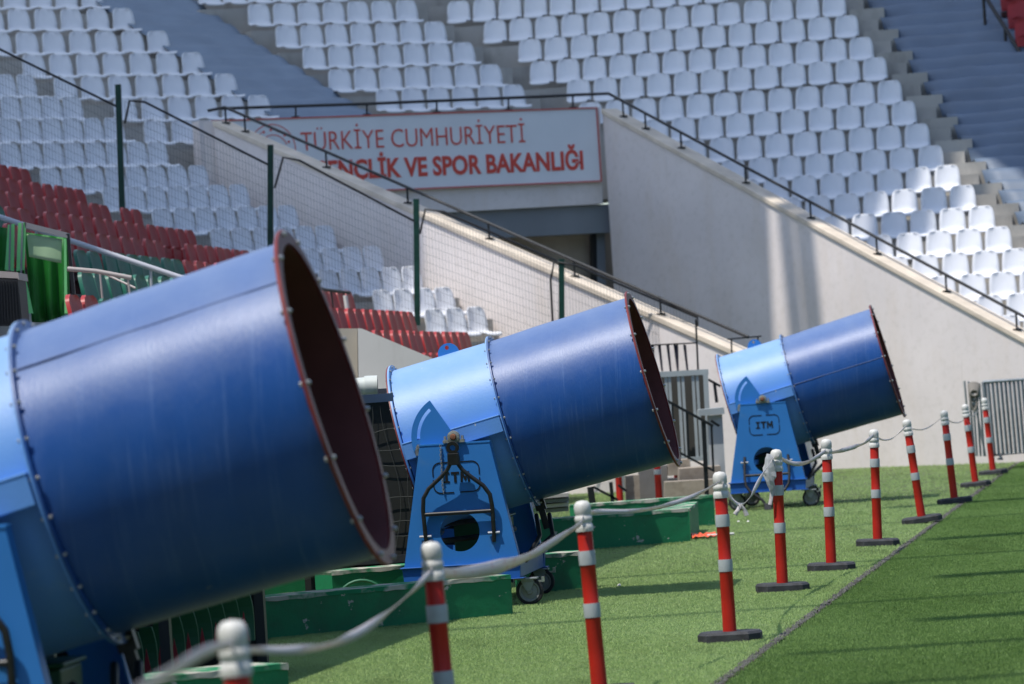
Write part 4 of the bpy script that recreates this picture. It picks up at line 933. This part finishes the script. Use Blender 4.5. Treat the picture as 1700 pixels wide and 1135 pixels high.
lowwall('farthest green low wall in front of the concrete steps', (.6, 45.2), (2.07, 45.7), .3, .33)
lowwall('blurred green low wall with white chipped top at the bottom left', (-3.4, 20.2), (-1.27, 21.9), .4, .30)
lowwall('green low wall with grey stripes glimpsed under the nearest cannon drum', (-3.6, 35.5), (-1.9, 36.2), .3, .30)
b = MB(); hp = at(600, 985, 32.6)
pts = [Vector((hp.x + .2 * math.cos(a), hp.y, .03 + .20 * math.sin(a))) for a in [math.pi * i / 14 for i in range(15)]]; b.tube(pts, .012, 8); tag(b.build('cable_hoop', mat('hoop_green', (.03, .16, .08), .5), smooth=50), 'dark green cable hoop arching against the green low wall', 'hoop')

# orange flag and white scraps on the turf
f = empty('corner_flag', gr(1150, 897)); tag(f, 'folded orange flag lying on the turf by the green wall end', 'flag'); O = f.location.copy()
b = MB(); a = gr(1150, 896); vs = []
for i in range(9):
    for j in range(3): vs.append(Vector((a.x + .03 * i, a.y + .22 * j + .02 * math.sin(i), .012 + .022 * abs(math.sin(i * 1.3 + j)) + .03 * (j == 1))) - O)
b.add(vs, [(i * 3 + j, i * 3 + j + 3, i * 3 + j + 4, i * 3 + j + 1) for i in range(8) for j in range(2)]); b.build('cloth', orange, f)
MB().tube([a + Vector((.15, .05, .03)) - O, a + Vector((.42, .12, .03)) - O], .014, 8).build('pole', capm, f, smooth=50)
for i, (x, y) in enumerate([(1028, 975), (1226, 868), (1242, 868)]):
    p = gr(x, y); b = MB(); s = .014
    b.add([(p.x - s, p.y, .012), (p.x + s, p.y - .03, .014), (p.x + s * .8, p.y + .07, .028), (p.x - s * .7, p.y + .06, .022), (p.x, p.y, .03)], [(0, 1, 4), (1, 2, 4), (2, 3, 4), (3, 0, 4)])
    tag(b.build('paper_scrap', capm), ['white paper scrap on the turf right of the middle cannon', 'left white scrap on the turf before the farthest cannon', 'right white scrap on the turf before the farthest cannon', 'tiny white scrap on turf near the bag post base', 'pale scrap on turf near the bottom edge'][i], 'scrap', 'paper scraps on the turf')

# ------------------------------------------------------------------ left side things: canvas tent, black box, rails, white wall, dugout
Y = 41.0
tent = empty('canvas_tent', at(60, 480, Y)); tag(tent, 'bright green canvas shelter with grey edge tape at the left edge', 'tent'); O = tent.location.copy()
def panel(name, pxs, m, par=tent, thick=.012, Ys=None, folds=0):
    P = [at(x, y, (Ys[i] if Ys else Y)) - O for i, (x, y) in enumerate(pxs)]; b = MB(); n_ = len(P); back = Vector((0, thick, 0))
    b.add(P + [p + back for p in P], [tuple(range(n_)), tuple(range(2 * n_ - 1, n_ - 1, -1))] + [((i + 1) % n_, i, i + n_, (i + 1) % n_ + n_) for i in range(n_)]); return b.build(name, m, par)
def drape(name, p00, p10, p01, p11, m, folds, amp, par=tent):
    """hanging cloth with vertical folds between four world points (top left, top right, bottom left, bottom right)"""
    b = MB(); nu, nv = 36, 6; vs = []
    for j in range(nv + 1):
        for i in range(nu + 1):
            u = i / nu; v = j / nv; q = p00.lerp(p10, u).lerp(p01.lerp(p11, u), v); vs.append(q + Vector((0, amp * math.sin(u * folds * 2 * math.pi + v) * (.3 + .7 * v), 0)) - O)
    b.add(vs, [(j * (nu + 1) + i, j * (nu + 1) + i + 1, (j + 1) * (nu + 1) + i + 1, (j + 1) * (nu + 1) + i) for j in range(nv) for i in range(nu)]); o = b.build(name, m, par, smooth=60)
    s = o.modifiers.new('thickness', 'SOLIDIFY'); s.thickness = .006; return o
drape('inner_curtain', at(40, 385, Y + .5), at(112, 395, Y + .5), at(52, 535, Y + .5), at(116, 535, Y + .5), tentd, 3, .05)
drape('rear_curtain', at(-20, 375, Y + .3), at(12, 378, Y + .3), at(-20, 470, Y + .3), at(10, 470, Y + .3), tentd, 1.5, .03)
drape('pale_flap', at(44, 388, Y + .05), at(103, 397, Y + .05), at(48, 426, Y + .05), at(102, 437, Y + .05), tentp, 1, .006)
for a_, b_ in (((13, 372), (10, 447)), ((20, 371), (19, 449)), ((31, 370), (29, 447)), ((40, 370), (36, 447))):
    pass
panel('front_strip', [(13, 373), (24, 371), (23, 450), (8, 448)], tentg); panel('front_strip', [(30, 370), (43, 369), (40, 470), (27, 450)], tentg)
panel('edge_tape', [(16, 372), (18.5, 371.7), (17, 449), (14, 448)], greyt, thick=-.01); panel('edge_tape', [(36, 369.5), (38.5, 369.3), (36.5, 465), (33.5, 460)], greyt, thick=-.01)
panel('lower_flap', [(27, 450), (40, 448), (55, 520), (44, 520)], tentg, thick=.02)
panel('roof_edge', [(40, 368), (112, 386), (112, 395), (42, 378)], greyt, thick=.25)
panel('side_pole', [(110, 388), (115, 388), (128, 520), (122, 520)], black, thick=.05); panel('side_edge', [(106, 396), (110, 396), (112, 520), (107, 520)], tentg)
O = Vector((0, 0, 0))
bx = empty('black_cabinet', at(15, 500, 38)); tag(bx, 'black ribbed cabinet with a pale top edge at the left edge', 'cabinet'); O = bx.location.copy(); Y = 38
panel('body', [(-60, 458), (30, 462), (37, 540), (-60, 540)], mat('cabinet_black', (.018, .018, .02), .6), bx, .6); panel('top', [(-62, 445), (30, 452), (32, 464), (-62, 459)], mat('cabinet_top', (.42, .36, .33), .7), bx, .7)
for i in range(9): panel('rib', [(-8 + i * 4.6, 466), (-6.4 + i * 4.6, 466), (-5 + i * 5, 535), (-7 + i * 5, 535)], black, bx, -.015)
O = Vector((0, 0, 0))
def rail_thing(name, label, tubes, m, r, cat='rail'):
    r0_ = tubes[0][0]; root = empty(name, r0_); tag(root, label, cat)
    for i, t in enumerate(tubes): MB().tube([p - r0_ for p in t], r if i == 0 else r * .5, 8).build('tube' if i else 'rail', m, root, smooth=50)
    return root
whiter = mat('white_rail_paint', (.55, .55, .58), .4)
rail_thing('sloping_rail', 'long pale metal rail sloping down in front of the red and green seats', [[at(-30, 350, 46), at(110, 397, 46), at(310, 464, 46)], [at(60, 381, 46.02), at(62, 470, 46.02)], [at(250, 444, 46.02), at(253, 520, 46.02)]], whiter, .030)
rail_thing('short_rail', 'short pale rail standing above the nearest drum before the green seats', [[at(112, 446, 40), at(160, 450, 40), at(218, 461, 40)], [at(212, 461, 40), at(216, 490, 40)], [at(175, 455, 40.5), at(225, 478, 40.3)], [at(166, 452, 40.3), at(170, 495, 40.3)]], mat('cream_rail', (.45, .40, .37), .5), .022)
# small gate with flags beyond the nearest mouth
rail_thing('flag_gate', 'small black framed gate beside the red seats, right of the nearest mouth', [[at(525, 479, 56), at(582, 486, 56)], [at(550, 484, 56), at(557, 545, 56)], [at(571, 486, 56), at(578, 545, 56)]], black, .022, 'gate')
MB_ = MB(); MB_.tube([at(573, 490, 55.9), at(579, 530, 55.9)], .03, 8); tag(MB_.build('white_tube', capm, smooth=50), 'white tube tied upright to the black gate post', 'tube')
# pale wedge parapet
pw = empty('white_parapet', at(600, 600, 46)); tag(pw, 'pale concrete parapet with sloping top between the nearest and middle cannons', 'parapet'); O = pw.location.copy()
def slab_px(name, pxs, Yv, th, m, par): 
    P = [at(x, y, Yv) - O for x, y in pxs]; n_ = len(P); b = MB(); bk = Vector((.0, th, 0)); b.add(P + [p + bk for p in P], [tuple(range(n_)), tuple(range(2 * n_ - 1, n_ - 1, -1))] + [((i + 1) % n_, i, i + n_, (i + 1) % n_ + n_) for i in range(n_)]); return b.build(name, m, par)
slab_px('parapet_face', [(594, 545), (600, 545), (740, 604), (760, 760), (597, 760)], 46, .3, whitep, pw)
slab_px('parapet_return', [(520, 545), (593, 545), (596, 760), (520, 760)], 46.12, .4, mat('parapet_beige', (.42, .38, .31), .85, noise=.08, scale=2), pw)
# dark net dugout
darkm = mat('dugout_dark', (.012, .014, .012), .8); frb = mat('frame_black', (.03, .032, .036), .5); netm = mat('net_cord', (.045, .05, .045), .8)
def shade_x(y): return -1.33 + .165 * (y - 24.8)
def dugout(label, y0, y1, h, near_net, yr):
    """long low shelter parallel to the touchline, open towards the pitch"""
    xf = lambda y: shade_x(y) - .32 * h
    root = empty('dugout', (xf(y0), y0, 0)); tag(root, label, 'dugout', 'black framed dugouts behind the low walls'); O = root.location.copy(); dp = 1.5
    def hexa(name, pts, m):
        b = MB(); b.add([Vector(p) - O for p in pts], [(0, 3, 2, 1), (4, 5, 6, 7), (0, 1, 5, 4), (1, 2, 6, 5), (2, 3, 7, 6), (3, 0, 4, 7)]); return b.build(name, m, root)
    def sl(name, ya, yb, xa, xb, za, zb, m):   # xa, xb measured from the front line
        return hexa(name, [(xf(ya) + xa, ya, za), (xf(ya) + xb, ya, za), (xf(yb) + xb, yb, za), (xf(yb) + xa, yb, za), (xf(ya) + xa, ya, zb), (xf(ya) + xb, ya, zb), (xf(yb) + xb, yb, zb), (xf(yb) + xa, yb, zb)], m)
    sl('roof_panel', y0, yr, -dp, 0, h - .06, h, mat('dugout_roof', (.05, .055, .07), .5)); sl('back_panel', y0, y1, -dp, -dp + .05, 0, h - .062, darkm); sl('far_panel', y1 - .05, y1, -dp + .052, -.05, 0, h - .062, darkm)
    sl('bench', y0 + .2, y1 - .3, -dp + .1, -dp + .5, .3, .36, frb)
    n = max(2, int((y1 - y0) / 1.8))
    for i in range(n + 1):
        y = y0 + .04 + (y1 - y0 - .1) * i / n; sl('frame_post', y, y + .06, -.06, -.002, 0, h - .062, frb)
    sl('near_panel', y0 + .06, y0 + .08, -dp + .06, -.07, 0.3, h - .062, darkm); sl('sill', y0 + .0, y0 + .05, -dp, -.07, .28, .34, frb); sl('frame_post', y0, y0 + .06, -dp + .3, -dp + .36, .34, h - .062, frb)
    if near_net:
        b = MB(); yn = y0 + .03
        for i in range(6):
            b.tube([Vector((xf(y0) - dp + .35 + (dp - .45) * t_, yn, .45 + i * .19 + .07 * math.sin(t_ * 4 + i * 2) + .03 * math.sin(t_ * 11 + 2 * i))) - O for t_ in np.linspace(0, 1, 14)], .0035, 5)
        for i in range(6):
            b.tube([Vector((xf(y0) - dp + .4 + i * .18 + .06 * math.sin(t_ * 5 + i * 3), yn, .36 + t_ * (h - .5))) - O for t_ in np.linspace(0, 1, 14)], .003, 5)
        b.build('torn_net', netm, root, smooth=60)
    return root
dugout('black dugout hidden behind the nearest drum, shading the turf in front of it', 19.0, 26.2, 1.66, False, 30.7)
dugout('black framed dugout with torn netting on its end, between the nearest and middle cannons', 34.3, 36.6, 1.70, True, 42.2)
Yd = 33.0
b = MB(); b.tube([at(560, 646, Yd - .3), at(606, 642, Yd - .3)], .075, 20); b.tube([at(606, 642, Yd - .3), at(613, 641.5, Yd - .3), at(627, 641, Yd - .3)], .085, 20); tag(b.build('white_pipe', mat('pipe_white', (.62, .66, .62), .5, noise=.1, scale=8), smooth=50), 'white plastic pipe end poking out beside the nearest cannon mouth', 'pipe')
# dark seats with red pennant shapes under the nearest cannon
dks = mat('dugout_seat_green', (.015, .10, .04), .6); dkr = mat('pennant_red', (.30, .02, .03), .6)
for i in range(9):
    p = at(222 + i * 23, 1108 - i * 9, 24.0 + i * .15); root = empty('dugout_chair', p); tag(root, 'dark green chair with red pointed panel, %s from left under the nearest drum' % ORD[i], 'chair', 'dark dugout chairs under the nearest drum')
    b = MB(); vs = []
    for k in range(7):
        z = -.1 + .30 * k / 6; hw = .055 * math.cos(max(0, k - 3) * .3)
        vs += [(-hw, .03 * math.sin(k * .5), z), (hw, .03 * math.sin(k * .5), z), (hw, .05 + .03 * math.sin(k * .5), z), (-hw, .05 + .03 * math.sin(k * .5), z)]
    fs = []
    for k in range(6):
        for j in range(4): fs.append((k * 4 + j, k * 4 + (j + 1) % 4, k * 4 + 4 + (j + 1) % 4, k * 4 + 4 + j))
    b.add(vs, fs + [(24, 25, 26, 27), (3, 2, 1, 0)]); b.build('backrest', dks, root)
    MB().prism([(-.03, -.1), (.03, -.1), (0, .08)], .01, Matrix.Translation((0, -.035, 0))).build('red_panel', dkr, root)

# ------------------------------------------------------------------ gate, stairs and rails between middle and far cannons
Yg = 53.5
gt = empty('grey_gate', at(1135, 780, Yg)); tag(gt, 'light grey barred metal gate behind the black stair rail', 'gate'); O = gt.location.copy()
def bar(a, b_, wpx, Yv, m, par, name='bar'):
    A_ = at(*a, Yv) - O; B_ = at(*b_, Yv) - O; wd = wpx * Yv / FPX; return MB().beam(A_, B_, wd, .05, up=Vector((0, 1, 0))).build(name, m, par)
bar((1086, 622), (1176, 617), 9, Yg, greyp, gt, 'top_rail'); bar((1090, 765), (1180, 760), 7, Yg, greyp, gt, 'bottom_rail')
for x in (1091, 1105, 1111, 1126, 1133, 1150, 1157): bar((x, 622), (x + 8, 762), 4.6, Yg + .02, greyp, gt)
bar((1171, 617), (1180, 800), 8, Yg - .01, greyp, gt, 'gate_post')
slab_px('dark_infill', [(1092, 625), (1170, 620), (1178, 760), (1098, 766)], Yg + .3, .05, mat('gate_dark_panel', (.07, .065, .055), .8), gt)  # dark panel between the gate bars
cb = empty('grey_cabinet', at(1180, 780, 52.5)); tag(cb, 'tall pale grey cabinet between the stair rail and the farthest cannon', 'cabinet'); O = cb.location.copy()
slab_px('door', [(1176, 690), (1199, 688), (1206, 812), (1182, 814)], 52.5, .35, mat('cabinet_grey', (.46, .49, .50), .5), cb); slab_px('lid', [(1160, 680), (1202, 676), (1203, 687), (1160, 690)], 52.4, .5, greyp, cb)
# small upper fence with dark pennants
uf = empty('upper_fence', at(1120, 600, 55)); tag(uf, 'small black fence with hanging dark strips above the grey gate', 'fence'); O = uf.location.copy()
bar((1075, 573), (1157, 569), 2.2, 55, black, uf, 'rail'); bar((1155, 530), (1159, 617), 3, 55, black, uf, 'post'); bar((1075, 619), (1170, 616), 1.5, 55, black, uf, 'rail')
for i, x in enumerate((1081, 1095, 1109, 1121, 1137)):
    P = [at(x - 3, 572, 55), at(x + (2 if i % 3 else 5), 572, 55), at(x + 6, 616, 55), at(x + 3, 616, 55)]; b = MB(); b.add([p - O for p in P] + [p + Vector((0, .03, 0)) - O for p in P], [(0, 1, 2, 3), (7, 6, 5, 4), (0, 4, 5, 1), (1, 5, 6, 2), (2, 6, 7, 3), (3, 7, 4, 0)]); b.build('strip', mat('strip_navy', (.02, .018, .035), .7), uf)
# stair rails
sr = empty('stair_rail', at(1172, 830, 50)); tag(sr, 'black steel stair rail descending beside the grey gate', 'handrail'); O = sr.location.copy()
bar((1098, 660), (1184, 707), 4.5, 50, black, sr, 'rail'); bar((1180, 698), (1194, 707), 4.5, 50, black, sr, 'rail_end'); bar((1098, 735), (1186, 782), 3.6, 50, black, sr, 'lower_rail')
for (x, y0, y1, wp) in ((1116, 670, 742, 3), (1140, 682, 762, 4), (1168, 700, 838, 7), (1181, 706, 780, 3.5)): bar((x, y0), (x + (y1 - y0) * .045, y1), wp, 50.02, black, sr, 'baluster')
ul = empty('upper_stair_rail', at(1185, 640, 55)); tag(ul, 'short black rail by the rear flange of the farthest cannon', 'handrail'); O = ul.location.copy()
bar((1176, 630), (1196, 641), 4, 55, black, ul, 'rail'); bar((1186, 636), (1190, 668), 5, 55, black, ul, 'baluster')
wr = empty('rail_frame', LB + Vector((-.1, 0, 0))); tag(wr, 'small black frame at the foot of the left ramp wall above the farthest cannon', 'rail'); O = wr.location.copy()
bar((1207, 563), (1264, 558), 2.4, 59, black, wr, 'rail'); bar((1214, 563), (1215, 590), 2.4, 59, black, wr, 'post'); bar((1258, 558), (1259, 575), 2.4, 59, black, wr, 'post')
# concrete steps and block walls below
cs = empty('concrete_steps', at(1150, 838, 51)); tag(cs, 'rough beige concrete steps behind the green low wall, beyond the middle cannon', 'steps'); O = cs.location.copy()
beige = mat('beige_concrete', (.40, .34, .27), .9, noise=.2, scale=2.5, bump=.2, bscale=15); layer(beige, (.22, .17, .12), 4, .5, .72, None, .7)
slab_px('step', [(1104, 800), (1190, 795), (1196, 850), (1104, 858)], 51.5, .5, beige, cs); slab_px('step', [(1128, 778), (1196, 773), (1198, 800), (1128, 806)], 52.1, .6, beige, cs); slab_px('step', [(1110, 765), (1145, 762), (1148, 786), (1110, 790)], 52.8, .6, beige, cs)
gw = empty('grey_block_wall', at(1080, 838, 51)); tag(gw, 'grey concrete block wall under the middle cannon mouth', 'wall'); O = gw.location.copy()
slab_px('wall_face', [(1060, 775), (1108, 772), (1110, 850), (1062, 856)], 53, .3, mat('grey_block', (.22, .21, .20), .9, noise=.15, scale=3), gw)
slab_px('wall_end', [(1038, 790), (1061, 788), (1064, 852), (1040, 856)], 52.6, .3, beige, gw)
slab_px('ledge', [(985, 838), (1040, 834), (1042, 862), (985, 866)], 51.8, .5, whitep, gw)
lr = empty('lower_rail', at(1020, 850, 50)); tag(lr, 'dark slanted rail under the middle cannon drum', 'handrail'); O = lr.location.copy()
bar((985, 808), (1026, 830), 4, 50, black, lr, 'rail'); bar((1014, 800), (1019, 856), 6, 50, black, lr, 'post'); bar((1026, 805), (1040, 815), 4, 50, black, lr, 'rail_end'); bar((980, 808), (986, 852), 11, 50, black, lr, 'post')
ks = empty('stacked_boards', at(920, 850, 43)); tag(ks, 'stack of grey boards behind the long green low wall', 'boards'); O = ks.location.copy()
for i in range(4): slab_px('board', [(895, 822 + i * 8), (944, 818 + i * 8), (944, 824 + i * 8), (895, 828 + i * 8)], 43.6 + .05 * i, .5, [concrete, lintm, whitep, lintm][i], ks)
# ------------------------------------------------------------------ stacked crowd barriers on the right
Yb = 60.0
for s in range(6):
    bar_ = empty('crowd_barrier', at(1660, 757, Yb + .14 * s)); O = bar_.location.copy(); yo = Yb + .14 * s; dx = 0.5 * s - 2
    tag(bar_, ['front grey crowd barrier of the stack by the wall', 'second grey crowd barrier in the stack, close behind the front one', 'third crowd barrier from the front of the stack by the wall', 'fourth crowd barrier from the front of the stack by the wall', 'fifth crowd barrier from the front, almost hidden in the stack', 'rearmost crowd barrier of the stack, against the wall'][s], 'barrier', 'grey crowd barriers stacked by the wall')
    fr_ = [at(1634 + dx, 634, yo), at(1740 + dx, 627, yo), at(1750 + dx, 748, yo), at(1645 + dx, 756, yo)]
    MB().tube([p - O for p in fr_ + [fr_[0]]], .024, 8).build('frame', galv, bar_, smooth=50)
    for i in range(1, 15):
        a = fr_[0].lerp(fr_[1], i / 15); c = fr_[3].lerp(fr_[2], i / 15); MB().tube([a - O, c - O], .013, 6).build('bar', galv, bar_, smooth=60)
    for fx in (.15, .85):
        c = fr_[3].lerp(fr_[2], fx); MB().tube([c - O, c + Vector((0, -.18, -.06)) - O, c + Vector((0, .18, -.06)) - O], .014, 6).build('foot', galv, bar_)
bd = empty('rope_bundle', at(1618, 750, 60)); tag(bd, 'bundle of poles tied with grey rope leaning left of the stacked barriers', 'bundle'); O = bd.location.copy()
for i, (xa, xb) in enumerate([(1601, 1612), (1608, 1618), (1614, 1622), (1620, 1628), (1626, 1634), (1612, 1636)]): MB().tube([at(xa, 632 + i, 59.8 + .05 * i) - O, at(xb, 757, 59.9 + .05 * i) - O], .017, 6).build('pole', galv if i % 2 else greyp, bd, smooth=60)
ropem = mat('rope_grey', (.25, .23, .20), .9)
for k in range(7):
    pts = [at(1617 + (9 - k * .5) * math.cos(a), 640 + k * 2 + 5 * math.sin(a) + 26 * max(0, math.sin(a)) * (k % 3) / 2, 59.7 - .02 * k) - O for a in [2 * math.pi * i / 16 for i in range(17)]]; MB().tube(pts, .018, 6).build('rope_loop', ropem, bd, smooth=60)
